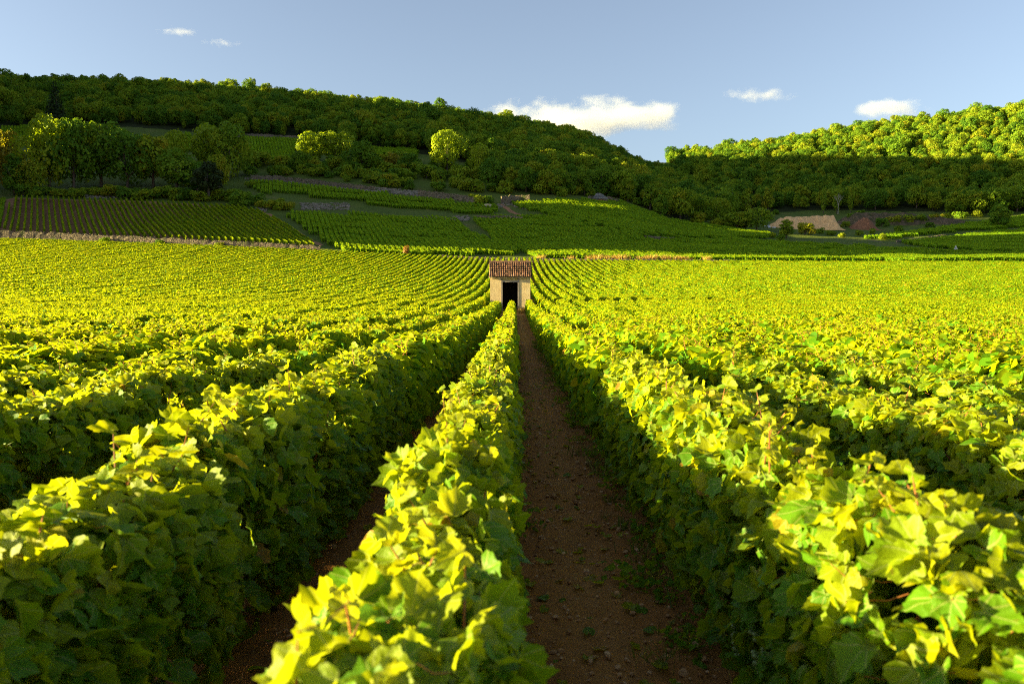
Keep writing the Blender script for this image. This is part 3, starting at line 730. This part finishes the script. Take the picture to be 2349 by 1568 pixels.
# bushes
GB = {'a': ('dark green bush along the foot of the left grove', 'bushes at the foot of the left grove'), 'b': ('green bush in the scrub belt above the middle terraces', 'bushes of the scrub belt'),
      'c': ('dark bush in the rough ground around the gravel heap', 'bushes around the gravel heap'), 'd': ('green bush between the stone heap and the brown terrace', 'bushes beside the stone heap')}
def bush_px(X, Y, hpx, wide, key):
    p = at(X, Y, 190); p[2] -= .1; bush(p, hpx / 1827 * p[1], wide, *GB[key])
for X in range(45, 570, 15):
    bush_px(X + random.uniform(-6, 6), 449 + .028 * X + random.uniform(-8, 1), random.uniform(16, 34), random.uniform(1, 1.5), 'a')
for j in range(150):
    X = random.uniform(560, 1480); lo = np.interp(X, [560, 700, 800, 930, 1000, 1170, 1300, 1420, 1490], [404, 402, 418, 440, 438, 446, 452, 452, 485]); hi = np.interp(X, [560, 690, 960, 1170, 1490], [378, 380, 372, 410, 440])
    bush_px(X, random.uniform(hi, lo), random.uniform(16, 36), random.uniform(.9, 1.5), 'b')
for X, Y, h in [(600, 478, 22), (622, 480, 24), (640, 482, 26), (660, 482, 24), (588, 470, 30), (548, 474, 40), (565, 462, 26), (575, 430, 18), (645, 468, 16), (1104, 470, 26), (1120, 468, 22), (1088, 462, 20)]: bush_px(X, Y, h, 1.2, 'd')
for X, Y, h in [(1846, 538, 30), (1770, 545, 14), (1880, 536, 16), (1905, 540, 14), (1760, 505, 18), (1660, 522, 26), (1700, 527, 16), (1640, 520, 22), (1780, 492, 14), (1955, 510, 22), (1975, 500, 20), (1940, 522, 16), (1600, 512, 30),
   (2020, 520, 22), (2050, 515, 24), (2080, 514, 24), (2110, 512, 22), (2140, 510, 22), (2170, 506, 20), (2200, 502, 20), (2060, 530, 14), (2000, 536, 14), (1970, 540, 14), (2025, 550, 18), (1790, 552, 16), (1930, 545, 12), (2240, 498, 20), (2130, 522, 14)]:
    bush_px(X, Y, h, random.uniform(1.0, 1.5), 'c')
def named_bush(X, Y, h, wide, lab):
    p = at(X, Y, 180); bush(p, h / 1827 * p[1], wide, lab)
print('trees', NT_)

# bare dead tree
p = at(1921, 492, 250); H = 52 / 1827 * p[1]; m = MB(); rnd = random.Random(5)
def limb(b, d, l, r, depth):
    e = b + d * l; mid = b + d * l * .5 + Vector((rnd.uniform(-.1, .1), rnd.uniform(-.1, .1), 0)) * l
    m.tube([b, mid, e], [r, r * .8, r * .55], 5)
    if depth:
        for _ in range(3):
            q = (d + Vector((rnd.uniform(-.8, .8), rnd.uniform(-.8, .8), rnd.uniform(-.1, .5)))).normalized(); limb(b + d * l * rnd.uniform(.5, 1), q, l * rnd.uniform(.5, .7), r * .55, depth - 1)
limb(Vector((0, 0, -.3)), Vector((.03, 0, 1)), H * .5, .19, 0)
for k in range(5): limb(Vector((.02, 0, H * (.28 + .06 * k))), Vector((rnd.uniform(-.7, .7), rnd.uniform(-.7, .7), .9)).normalized(), H * .28, .09, 2)
dt = empty('dead_tree', p, 0, 'bare dead tree with pale branches at the edge of the right hand wood', 'tree'); m.build('branches', M['pale_bark'], dt)

# ------------------------------------------------------------------ walls, road, rubble, heaps on the slope
def wall_px(pts, h, label, group=None, thick=.6, d0=186, step=.8, rough=.10, base=-.4, mat='stone', name='stone_wall', sink=0):
    P = []
    for i in range(len(pts) - 1):
        a, b = at(*pts[i], d0), at(*pts[i + 1], d0); q = max(2, int(np.linalg.norm(b - a) / step))
        for k in range(q): P.append(a + (b - a) * k / q)
    P.append(at(*pts[-1], d0)); P = np.array(P); P[:, 2] = zg(P[:, 0], P[:, 1])
    m = MB(); vs = []; fs = []; c = P.mean(0)
    for i, p in enumerate(P):
        t = P[min(i + 1, len(P) - 1)] - P[max(i - 1, 0)]; t[2] = 0; t /= np.linalg.norm(t) + 1e-9; nrm = np.array([t[1], -t[0], 0])
        hh = h * (1 + random.uniform(-rough, rough) * 1.6)
        for (o_, z_) in ((thick * .6, base), (thick * .58, hh * .5), (thick * .45, hh), (-thick * .45, hh + random.uniform(-.05, .05)), (-thick * .55, base)):
            vs.append(p - c + nrm * (o_ + random.uniform(-rough, rough) * .5) + np.array([0, 0, z_]))
    for i in range(len(P) - 1):
        for k in range(4): fs.append((i * 5 + k, i * 5 + k + 1, i * 5 + 6 + k, i * 5 + 5 + k))
    fs.append((0, 1, 2, 3, 4)); e = (len(P) - 1) * 5; fs.append((e + 4, e + 3, e + 2, e + 1, e))
    m.add(vs, fs)
    for i in range(0, len(P), 1):                     # loose cap stones
        if random.random() < .75: m.rock(P[i] - c + np.array([random.uniform(-.1, .1), random.uniform(-.15, .15), h + .03]), (random.uniform(.4, .8), random.uniform(.4, .6), random.uniform(.15, .3)), random.random())
    o = m.build(name, M[mat]); o.location = c
    return tag(o, label, 'wall', group)
wall_px([(-60, 543), (140, 549), (300, 557), (470, 566), (600, 573), (735, 580)], 1.5, 'long dry stone wall holding up the brown terrace on the left', d0=187.5)
wall_px([(1010, 597), (1180, 599), (1350, 600.5), (1520, 601.2), (1700, 602.5)], .6, 'low crumbling stone wall along the far side of the dirt road behind the hut', d0=189.5)
wall_px([(555, 316), (600, 316), (690, 321)], 1.8, 'pale stone wall above the small upper vine plot', d0=300)
wall_px([(445, 306), (500, 311), (552, 314)], 1.4, 'stone wall half hidden behind the left grove', d0=300)
wall_px([(575, 412), (640, 413), (700, 420), (790, 431), (860, 438)], 1.6, 'rough stone wall below the scrub left of the grey scree', d0=230)
wall_px([(960, 449), (1030, 457), (1085, 466), (1110, 470)], 2.0, 'rough stone wall running right from the grey scree', d0=230)
wall_px([(1150, 467), (1180, 466), (1215, 466)], 2.6, 'tall broken stone wall beside the small path', d0=230)
wall_px([(860, 499), (950, 504), (1050, 511)], 1.0, 'low stone wall along the top of the middle vine plot', d0=220)
wall_px([(1090, 506), (1160, 506), (1200, 507)], 1.4, 'low stone wall above the right hand middle plot', d0=220)
wall_px([(1480, 551), (1510, 553), (1545, 554)], 1.2, 'short piece of stone wall between two green plots on the right', d0=215)
wall_px([(1350, 463), (1362, 463)], 2.0, 'stone wall stump left of the small stone cabin', d0=240)
wall_px([(1392, 463), (1420, 468)], 2.0, 'stone wall stump right of the small stone cabin', d0=240)
wall_px([(2055, 556), (2110, 551), (2170, 543)], .7, 'thin pale stone edge under the right hand vine plot', d0=215)
def rubble(X0, X1, Yf, n, size, name, spread=5.0):
    m = MB(); a = at((X0 + X1) / 2, Yf((X0 + X1) / 2), 200)
    for _ in range(n):
        X = random.uniform(X0, X1); p = at(X, Yf(X) + random.uniform(-spread, spread), 200); s_ = size * random.uniform(.5, 1.5)
        m.rock(p - a + np.array([0, 0, s_ * .1]), (s_ * random.uniform(.8, 1.5), s_, s_ * random.uniform(.4, .8)), random.random())
    o = m.build(name, M['rubble']); o.location = a; tag(o, kind='stuff')
rubble(825, 965, lambda X: 433 + .085 * (X - 825), 420, .75, 'scree', 6)
rubble(690, 800, lambda X: 474, 330, .7, 'rubble', 8); rubble(560, 860, lambda X: 408 + .10 * (X - 560), 300, .55, 'loose_stones', 4)
rubble(190, 300, lambda X: 449 + .02 * (X - 190), 240, .7, 'rubble', 6); rubble(1040, 1075, lambda X: 502, 80, .8, 'rubble', 6); rubble(800, 1060, lambda X: 495 + .05 * (X - 800), 150, .4, 'loose_stones', 4)
rubble(1125, 1215, lambda X: 467 + .25 * abs(X - 1170), 160, .6, 'loose_stones', 5); rubble(588, 612, lambda X: 480, 80, .6, 'rubble', 7)
def strip(name, pts, w, mat, lift=.04, d0=186, kind='structure'):
    P = []
    for i in range(len(pts) - 1):
        a, b = at(*pts[i], d0), at(*pts[i + 1], d0); q = max(2, int(np.linalg.norm(b - a) / 1.5)); P += [a + (b - a) * k / q for k in range(q)]
    P.append(at(*pts[-1], d0)); vs = []; nn = 4
    for i, p in enumerate(P):
        t = P[min(i + 1, len(P) - 1)] - P[max(i - 1, 0)]; t[2] = 0; t /= np.linalg.norm(t) + 1e-9; nrm = np.array([t[1], -t[0], 0])
        for k in range(nn + 1):
            q = p + nrm * w * (k / nn - .5) * (1 + .2 * math.sin(i * 1.7)); vs.append((q[0], q[1], zf1(q[0], q[1]) + lift))
    fs = [(i * (nn + 1) + k, i * (nn + 1) + k + 1, (i + 1) * (nn + 1) + k + 1, (i + 1) * (nn + 1) + k) for i in range(len(P) - 1) for k in range(nn)]
    me = bpy.data.meshes.new(name); me.from_pydata(vs, [], fs); o = link(name, me, mat); tag(o, kind=kind); return o
n = NT('dirt_road_soil'); c = n.geo_pos(); M['road'] = n.base(n.ramp(n.noise(c, .9, 6, .7), [(.3, (.10, .062, .038)), (.7, (.22, .15, .10))]), .95, .1)
n = NT('pale_gravel'); c = n.geo_pos(); n.bump(n.noise(c, 3, 6, .8), 1, .3); gc = n.ramp(n.noise(c, 1.2, 7, .75), [(.3, (.62, .35, .14)), (.7, (.82, .52, .24))]); M['gravel'] = n.base(gc, .95, .1)
n = NT('dry_scrub'); c = n.geo_pos(); n.bump(n.noise(c, 2.5, 6, .8), 1, .5); M['scrub'] = n.base(n.ramp(n.noise(c, .5, 6, .7), [(.3, (.05, .06, .02)), (.5, (.12, .09, .05)), (.7, (.20, .13, .09))]), .95, .05)
n = NT('red_earth'); c = n.geo_pos(); n.bump(n.noise(c, 2, 6, .8), 1, .3); M['red'] = n.base(n.ramp(n.noise(c, .8, 6, .7), [(.3, (.16, .075, .04)), (.7, (.31, .145, .075))]), .95, .1)
strip('dirt_road', [(1000, 600.5), (1180, 602), (1400, 603.3), (1700, 604.5), (2000, 605), (2400, 606)], 3.0, M['road'], d0=186.2)
strip('dirt_path', [(612, 490), (650, 515), (690, 540), (735, 563)], 2.0, M['terrace'], d0=190)
strip('dirt_path', [(1150, 468), (1175, 487), (1205, 497), (1260, 504)], 1.8, M['terrace'], d0=200)
strip('dirt_path', [(1060, 512), (1085, 530), (1110, 548), (1150, 568)], 1.6, M['hill'], d0=200, lift=.05)
strip('dirt_path', [(1990, 551), (2030, 556), (2060, 560)], 2.0, M['road'], d0=200)
strip('dirt_path', [(18, 458), (12, 490), (14, 530)], 3.0, M['terrace'], d0=188)
def heap(name, X0, X1, Yb, Yt, depth, mat, label, la=.25, ra=.08, lo=1.0, ro=1.0, rough=.5, seed=0):
    a = at((X0 + X1) / 2, Yb, 220); D = a[1]; Wd = (X1 - X0) / 1827 * D; Hh = (Yb - Yt) / 1827 * D; nu, nv = 90, 30
    u, v = np.meshgrid(np.linspace(0, 1, nu), np.linspace(0, 1, nv)); uu, vv = u.ravel(), v.ravel()
    x = (uu - .5) * Wd; y = vv * depth + (vn(x / 4, x * 0, seed + 9) - .5) * 2
    top = (lo + (ro - lo) * uu) * Hh * (1 + .10 * (vn(x / 3, y / 3, seed) - .5))
    prof = np.clip(np.minimum(uu / la, (1 - uu) / ra), 0, 1) * np.clip(np.minimum(vv / .40, (1 - vv) / .2), 0, 1)
    z = prof * top + (vn(x / 1.3, y / 1.3, seed + 3) - .5) * rough * np.clip(prof * 4, 0, 1) - .3 * (prof <= 0)
    I_ = (np.arange(nv - 1)[:, None] * nu + np.arange(nu - 1)[None]).ravel()
    me = npmesh(name, np.stack([x, y, z], 1), np.stack([I_, I_ + 1, I_ + nu + 1, I_ + nu], 1), smooth_=True); o = link(name, me, mat); o.location = a; tag(o, label, 'heap'); return o
heap('gravel_heap', 1758, 1942, 527, 493, 18, M['gravel'], 'long pale gravel heap with a flat top in front of the right hand wood', .3, .09, .85, 1.08, .9, seed=2)
heap('earth_heap', 1948, 2024, 528, 490, 10, M['red'], 'reddish earth heap right of the pale gravel heap', .7, .4, .8, 1.0, .9, seed=4)
heap('earth_bank', 1925, 2320, 516, 488, 16, M['scrub'], 'long overgrown earth bank behind and right of the reddish heap', .12, .5, 1.1, .9, 1.2, seed=6)

# small stone cabin at the wood's edge
a = at(1376, 466, 235); sc = a[1] / 1827; cb = empty('stone_cabin', a, R(8), 'tiny dry stone cabin with a grey slab roof under the trees', 'cabin')
m = MB(); Wc, Hc = 34 * sc, 9 * sc
for (cx_, w_) in ((-Wc * .34, Wc * .32), (Wc * .34, Wc * .32)): m.box((cx_, -.1, Hc / 2), (w_, .7, Hc), jit=.06)
m.box((0, 2.2, Hc / 2), (Wc, 3.6, Hc), jit=.05); m.build('wall', M['stone'], cb)
m = MB(); m.box((0, -.15, Hc * .4), (Wc * .34, .2, Hc * .8)); nd = NT('weathered_orange_door'); m.build('door', nd.base((.42, .20, .07), .7), cb)
m = MB()
for k in range(9):
    f = 1 - k / 10.5; m.box((0, 1.6, Hc + .12 + k * .27), (Wc * 1.12 * f, 4.6 * f, .24), R(random.uniform(-3, 3)), .09)
ns = NT('grey_stone_slab'); c = ns.geo_pos(); m.build('roof', ns.base(ns.ramp(ns.noise(c, 2, 5), [(.3, (.10, .10, .10)), (.7, (.27, .27, .27))]), .9), cb)
# road sign
a = at(2190, 582, 200); sc = a[1] / 1827; sg = empty('road_sign', a, R(6), 'pale triangular warning sign on a post in the shaded right hand vines', 'road sign')
m = MB(); m.tube([(0, 0, -.3), (0, 0, 19 * sc)], .045, 8); ng = NT('galvanised_post'); m.build('post', ng.base((.42, .42, .43), .5), sg)
m = MB(); s_ = 10 * sc
def tri(m, s, y0, y1, z0):
    v = [(-s / 2, y0, z0), (s / 2, y0, z0), (0, y0, z0 + s * .87), (-s / 2, y1, z0), (s / 2, y1, z0), (0, y1, z0 + s * .87)]; m.add(v, [(0, 1, 2), (5, 4, 3), (0, 3, 4, 1), (1, 4, 5, 2), (2, 5, 3, 0)])
tri(m, s_, -.09, -.05, 10 * sc); m.build('panel', NT('sign_grey').base((.62, .62, .62), .5), sg)
m = MB(); tri(m, s_ * .42, -.098, -.093, 11.6 * sc); m.build('symbol', NT('sign_dark').base((.12, .12, .12), .5), sg)
# pale sacks dumped left of the gravel heap
m = MB()
for k in range(9): m.rock((random.uniform(-2, 2), random.uniform(-.5, .5), random.uniform(.1, .9)), (1.1, .8, .5))
o = m.build('rubbish_pile', NT('white_plastic').base((.62, .63, .68), .5)); o.location = at(1766, 523, 220); tag(o, 'small pile of white rubbish at the left foot of the gravel heap', 'rubbish')
o = bpy.data.objects.new('boulder', None); bpy.data.objects.remove(o)
m = MB(); m.rock((0, 0, .3), (5.5, 3, 2.6)); nl_ = NT('pale_limestone'); c = nl_.geo_pos(); o = m.build('boulder', nl_.base(nl_.ramp(nl_.noise(c, 1, 5), [(.3, (.30, .24, .14)), (.7, (.5, .42, .27))]), .9), smooth_=False); o.location = at(1118, 477, 220); tag(o, 'pale yellowish boulder at the end of the stone wall by the small path', 'boulder')
# autumn coloured shrub and tall dry grass tufts by the road
def tuft(n_, h, spread, mat, name, bend=.35):
    p = np.stack([rng.normal(0, spread, n_), rng.normal(0, spread, n_), np.zeros(n_)], 1); d = np.stack([rng.normal(0, bend, n_), rng.normal(0, bend, n_), np.ones(n_)], 1)
    L_ = h * rng.uniform(.5, 1.1, n_); w = .012 * h / .4 * rng.uniform(.7, 1.3, n_); a_ = rng.uniform(0, 6.28, n_); s_ = np.stack([np.cos(a_), np.sin(a_), a_ * 0], 1) * w[:, None]
    q = p + d * (L_ * .55)[:, None]; e = q + (d * np.array([1.7, 1.7, .8])) * (L_ * .45)[:, None]
    Vv = np.stack([p - s_, p + s_, q + s_ * .8, q - s_ * .8, e], 1).reshape(-1, 3); b = np.arange(n_) * 5
    Ff = np.concatenate([np.stack([b, b + 1, b + 2], 1), np.stack([b, b + 2, b + 3], 1), np.stack([b + 3, b + 2, b + 4], 1)])
    me = npmesh(name, Vv, Ff, np.repeat(rng.uniform(0, 1, n_), 5)); me.materials.append(mat); return me
DG_ = [tuft(70, 1.6, .35, M['dry_grass'], 'dry_grass') for _ in range(3)]
for X in (1236, 1242, 1310, 1352, 1368, 1372, 1390, 1412, 1418, 1424, 1432, 1466, 1476, 1486, 1494, 1498, 1522, 1530, 1536, 1550, 1562, 1572, 1580, 1620):
    a = at(X, 598.2 + (X - 1236) * .006, 190.5); o = bpy.data.objects.new('dry_grass_tuft', random.choice(DG_)); COL.objects.link(o); o.location = a; o.rotation_euler = (0, 0, random.uniform(0, 6)); s_ = random.uniform(.7, 1.3); o.scale = (s_ * 1.3, s_, s_)
    tag(o, 'tuft of tall straw coloured grass along the dirt road right of the hut', 'grass tuft', 'dry grass tufts by the dirt road')
a = at(931, 588, 190); r_ = empty('bush', a, 0, 'orange autumn shrub at the front edge of the sunlit vine strip', 'bush'); r_.scale = (.5, .5, .95)
o = link('foliage', BUSH[1].copy(), None, r_); o.data.materials.clear(); o.data.materials.append(leaf_mat('autumn_foliage', [(0, (.20, .10, .02)), (1, (.34, .18, .03))], (.4, .22, .03), .35)); link('stem', STEM, None, r_)
for X, lab in ((237, 'leftmost of the dark bushes growing over the long stone wall'), (365, 'dark bush hanging over the middle of the long stone wall'), (505, 'low dark ivy clump on the right part of the long stone wall')):
    named_bush(X, 557 + (X - 237) * .045, 14, 1.9, lab)

# ------------------------------------------------------------------ the hut
hz = zf1(HUT_X, HUT_Y); hut = empty('vineyard_hut', (HUT_X, HUT_Y, hz), 0, 'small plastered hut with a tiled roof and an open dark doorway among the vines', 'hut')
HW, HD, EH, WT = 3.02, 3.0, 2.66, .26
dl, dr = -.575, .565; dh = 2.34
n = NT('ochre_plaster'); c = n.coord(); sx = n.new('ShaderNodeSeparateXYZ'); n.lk(c, sx.inputs[0])
col = n.ramp(n.noise(c, 1.6, 6, .7), [(.3, (.50, .36, .18)), (.55, (.66, .50, .27)), (.75, (.72, .58, .36))])
dirt = n.math('MULTIPLY', n.ramp(n.math('ADD', sx.outputs[2], n.math('MULTIPLY', n.noise(c, 3, 5), .9)), [(.0, (1, 1, 1)), (1.0, (0, 0, 0))]), .6)
col = n.mix(dirt, col, (.36, .24, .11)); mp = n.new('ShaderNodeMapping'); mp.inputs['Scale'].default_value = (9, 9, .7); n.lk(c, mp.inputs[0])
col = n.mix(n.math('MULTIPLY', n.ramp(n.noise(mp.outputs[0], 1.3, 5), [(.5, (0, 0, 0)), (.75, (1, 1, 1))]), .5), col, (.30, .25, .16))
n.bump(n.noise(c, 14, 6, .7), .5, .02); M['plaster'] = n.base(col, .95, .1)
n = NT('weathered_beam'); c = n.coord(); mp = n.new('ShaderNodeMapping'); mp.inputs['Scale'].default_value = (14, 14, 1.4); n.lk(c, mp.inputs[0]); M['beam'] = n.base(n.ramp(n.noise(mp.outputs[0], 1.5, 5), [(.3, (.16, .13, .11)), (.7, (.36, .31, .27))]), .85)
n = NT('hut_inside_shade'); M['inside'] = n.base((.03, .025, .02), .95)  # shade behind the doorway, put into the colour of inner walls and floor
n = NT('terracotta_tile'); c = n.coord(); col = n.ramp(n.attr('tint'), [(0, (.05, .03, .02)), (.35, (.17, .090, .055)), (.7, (.30, .15, .090)), (1, (.46, .31, .21))])
M['tile'] = n.base(n.mix(n.ramp(n.noise(c, 5, 5, .7), [(.52, (0, 0, 0)), (.66, (1, 1, 1))]), col, (.13, .11, .07)), .9, .2)
x0, x1 = -HW / 2, HW / 2
m = MB(); m.box(((x0 + dl - .11) / 2, WT / 2, EH / 2 - .15), (dl - .11 - x0, WT, EH + .3)); m.box(((x1 + dr + .11) / 2, WT / 2, EH / 2 - .15), (x1 - dr - .11, WT, EH + .3)); m.build('front_wall', M['plaster'], hut)
for sx_ in (-1, 1):
    m = MB(); ym = HD / 2; v = []
    for xx in (sx_ * (HW / 2 - WT), sx_ * (HW / 2 - .002)): v += [(xx, WT, -.3), (xx, HD - WT, -.3), (xx, HD - WT, EH + .12), (xx, ym, EH + 1.0), (xx, WT, EH + .12)]
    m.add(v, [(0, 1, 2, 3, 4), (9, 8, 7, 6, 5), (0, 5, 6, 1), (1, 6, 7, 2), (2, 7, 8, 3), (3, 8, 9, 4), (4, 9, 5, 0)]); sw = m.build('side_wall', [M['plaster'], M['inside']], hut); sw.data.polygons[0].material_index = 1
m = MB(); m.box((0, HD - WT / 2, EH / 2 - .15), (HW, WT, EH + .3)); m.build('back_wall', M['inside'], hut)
for s_, xx in ((-1, dl - .055), (1, dr + .055)): m = MB(); m.box((xx, .10, EH / 2 - .15), (.108, .24, EH + .3 - .06)); m.build('door_post', M['beam'], hut)
m = MB(); m.box(((dl + dr) / 2, .11, dh + .055), (dr - dl - .004, .22, .11)); m.build('lintel', M['beam'], hut)
m = MB(); m.box(((dl + dr) / 2, .13, (dh + .11 + EH) / 2 - .002), (dr - dl - .006, .16, EH - dh - .114)); m.build('transom_panel', M['plaster'], hut)
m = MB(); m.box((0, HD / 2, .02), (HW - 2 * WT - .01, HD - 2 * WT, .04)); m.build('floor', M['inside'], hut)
slope = math.atan2(1.17, HD / 2 + .18); rl = math.hypot(1.17, HD / 2 + .18); RW_ = HW + .16; ez = EH + .02; ey = -.18
for s_ in (0, 1):
    rf = MB(); A = [(-RW_ / 2, 0, 0), (RW_ / 2, 0, 0), (RW_ / 2, rl, 0), (-RW_ / 2, rl, 0)]
    rf.add([(x, y, -.03) for x, y, z in A] + [(x, y, .02) for x, y, z in A], [(3, 2, 1, 0), (4, 5, 6, 7), (0, 1, 5, 4), (1, 2, 6, 5), (2, 3, 7, 6), (3, 0, 4, 7)])
    if s_ == 0: ro = rf.build('roof', M['beam'], hut); ro.location = (0, ey, ez); ro.rotation_euler = (slope, 0, 0)
    else: ro = rf.build('roof', M['beam'], hut); ro.location = (0, HD - ey, ez); ro.rotation_euler = (slope, 0, math.pi)
    t_ = MB(); ncol = 23; cw = RW_ / ncol; nrow = 8; rh = rl / nrow; rnd = random.Random(3 + s_)
    for ci_ in range(ncol):
        cx_ = -RW_ / 2 + cw * (ci_ + .5)
        for ri in range(nrow):
            tv = min(1, max(0, .38 + .10 * (nrow / 2 - ri) * .35 + rnd.gauss(0, .22))); jx = rnd.uniform(-.008, .008); y0_, y1_ = ri * rh - .03 + rnd.uniform(-.02, .02), (ri + 1) * rh + .03
            for (off, rad, sgn, tt, zb) in ((0, cw * .42, 1, tv, .075), (cw / 2, cw * .30, -1, tv * .7, .075)):
                vs = []
                for (yy_, lift, rs) in ((y0_, .05, 1.18), (y1_, -.01, .88)):
                    for k in range(7):
                        a_ = math.pi * k / 6; vs.append((cx_ + jx + off - math.cos(a_) * rad * rs, yy_, zb + lift - (.02 if sgn < 0 else 0) + sgn * math.sin(a_) * rad * rs * .85))
                fs = [(k, k + 1, k + 8, k + 7) for k in range(6)]
                if sgn > 0: fs.append(tuple(range(7)))
                t_.add(vs, fs, tt)
    t_.build('roof_tiles', M['tile'], ro)
m = MB()
for k in range(11): xx = -RW_ / 2 + RW_ * k / 11; m.tube([(xx - .01, HD / 2, ez + 1.24), (xx + RW_ / 11 + .01, HD / 2, ez + 1.235)], [.12, .105], 10, random.uniform(.2, .6))
m.build('ridge_tiles', M['tile'], hut)
for k in range(6):
    m = MB(); m.box((-HW / 2 + .2 + k * (HW - .4) / 5, -.03, EH - .012), (.09, .30, .10)); m.build('rafter_end', M['beam'], hut)
m = MB(); m.box((0, -.185, EH + .035), (RW_ - .02, .025, .07)); m.build('eave_board', M['plaster'], hut)
for k, xx in enumerate((-1.25, -1.05, -.8, .75, .95, 1.15, 1.35)):
    o = bpy.data.objects.new('dry_grass_tuft', DG_[k % 3]); COL.objects.link(o); o.location = (HUT_X + xx, HUT_Y - .25 - .15 * (k % 2), hz - .02); o.scale = (.42, .42, .36); o.rotation_euler = (0, 0, k)
    tag(o, 'yellow dry grass tuft against the front wall of the hut', 'grass tuft', 'dry grass tufts in front of the hut')

# ------------------------------------------------------------------ path: stones, fallen leaves, weeds
def path_x(n_): return np.where(rng.random(n_) < .72, rng.uniform(.02, .85, n_), rng.uniform(-1.15, -.45, n_))
st = []
for k in range(4):
    m = MB(); m.rock((0, 0, 0), (1, .75, .5), k / 3); o = m.build('stone', M['pebble']); st.append(o.data); bpy.data.objects.remove(o)
N_ = 5200; xx = path_x(N_); yy = 1.3 + 22 * rng.random(N_) ** 1.6; zz = zg(xx, yy, True); s_ = np.where(rng.random(N_) < .07, rng.uniform(.032, .06, N_), .007 + .03 * rng.random(N_) ** 2.5)
points_object('path_stones', np.stack([xx, yy, zz + s_ * .25], 1), rng.uniform(-.3, .3, (N_, 3)) * np.array([1, 1, 20]), np.stack([s_] * 3, 1) * rng.uniform(.7, 1.3, (N_, 3)), rng.integers(0, 4, N_), st)
lf = []
for k in range(4):
    Vv, Ff, t, uv = leaves(np.zeros((1, 3)), np.array([[.1, .1, 1.]]), np.array([[1., .2, 0]]), np.array([1.]), np.array([(.35, .6, .8, .97)[k]]), 0); me = npmesh('fallen_leaf', Vv, Ff, t, uv); me.materials.append(M['vine_near']); lf.append(me)
N_ = 420; xx = path_x(N_); yy = 1.5 + 20 * rng.random(N_) ** 1.5; zz = zg(xx, yy, True)
points_object('fallen_leaves', np.stack([xx, yy, zz + .015], 1), np.stack([rng.uniform(-.4, .4, N_), rng.uniform(-.4, .4, N_), rng.uniform(0, 6.28, N_)], 1), np.stack([rng.uniform(.03, .075, N_)] * 3, 1), rng.integers(0, 4, N_), lf)
wd = [tuft(26, .12, .05, M['grass'], 'weed', .6) for _ in range(3)]
for k in range(3):
    pz = np.stack([rng.normal(0, .07, 40), rng.normal(0, .07, 40), rng.uniform(.01, .10, 40)], 1); Vv, Ff, t, uv = leaves(pz, rng.normal(0, .5, (40, 3)) + np.array([0, 0, 1]), rng.normal(0, 1, (40, 3)), rng.uniform(.02, .05, 40), rng.uniform(.1, .5, 40), 2); me = npmesh('weed', Vv, Ff, t); me.materials.append(M['vine']); wd.append(me)
N_ = 330; e_ = np.where(rng.random(N_) < .6, .80, np.where(rng.random(N_) < .5, .0, -.45)); xx = e_ + rng.normal(0, .09, N_); yy = 1.6 + 28 * rng.random(N_) ** 1.4; zz = zg(xx, yy, True)
points_object('weeds', np.stack([xx, yy, zz], 1), np.stack([np.zeros(N_), np.zeros(N_), rng.uniform(0, 6.28, N_)], 1), np.stack([rng.uniform(.5, 1.3, N_)] * 3, 1), rng.integers(0, 6, N_), wd)

# ------------------------------------------------------------------ clouds
def cloud(X, Y, wpx, hpx, dist, label, seed, dens=.012, scale=1.0):
    t, e = te(X, Y); Wc = wpx / 1827 * dist; Hc = hpx / 1827 * dist
    bm_ = bmesh.new(); bmesh.ops.create_icosphere(bm_, subdivisions=4, radius=1.0)
    for v in bm_.verts: v.co = Vector((v.co.x * Wc / 2, v.co.y * Wc * .28, v.co.z * Hc / 2))
    me = bpy.data.meshes.new('cloud'); bm_.to_mesh(me); bm_.free()
    n = NT('cloud_vapour'); n.n.remove(n.p)
    c = n.coord('Object'); mp = n.new('ShaderNodeMapping'); mp.inputs['Scale'].default_value = (2 / Wc, 1 / (Wc * .28), 2 / Hc); n.lk(c, mp.inputs[0])
    ln = n.new('ShaderNodeVectorMath', operation='LENGTH'); n.lk(mp.outputs[0], ln.inputs[0])
    m2 = n.new('ShaderNodeMapping'); m2.inputs['Scale'].default_value = (1 / Hc * .55, 1 / Hc * .4, 1 / Hc * 1.1); m2.inputs['Location'].default_value = (seed, seed * 1.7, 0); n.lk(c, m2.inputs[0])
    nz = n.noise(m2.outputs[0], 1.6 * scale, 7, .62)
    f = n.math('SUBTRACT', n.math('ADD', n.math('MULTIPLY', nz, 2.4), -.62), n.math('MULTIPLY', ln.outputs['Value'], .82))
    d = n.math('MULTIPLY', n.math('MAXIMUM', n.math('MINIMUM', n.math('MULTIPLY', f, 1.6), 1.0), 0.0), dens)
    pv = n.new('ShaderNodeVolumeScatter'); pv.inputs['Color'].default_value = (1, 1, 1, 1); pv.inputs['Anisotropy'].default_value = .2; n.lk(d, pv.inputs['Density']); n.lk(pv.outputs[0], n.o.inputs['Volume'])
    n.m.cycles.volume_step_rate = 1.0
    o = link('cloud', me, n.m); o.location = (t * dist, dist, CAMZ + e * dist); tag(o, label, 'cloud'); return o
CD = 5200
cloud(1325, 276, 620, 78, CD, 'long white cloud low between the two wooded hills', 1.3, .008, .55)
cloud(1385, 232, 150, 40, CD, 'small white cloud just above the long low cloud', 5.1, .004)
cloud(1745, 218, 200, 28, CD, 'thin flat cloud high above the right hand hill', 9.2, .0035)
cloud(2030, 252, 230, 56, CD, 'white cloud touching the top of the right hand hill', 12.4, .005)
cloud(408, 72, 104, 20, CD, 'small bright cloud high on the left of the sky', 15.5, .004)
cloud(508, 98, 100, 14, CD, 'faint thin wisp of cloud right of the small bright cloud', 18.8, .0025)
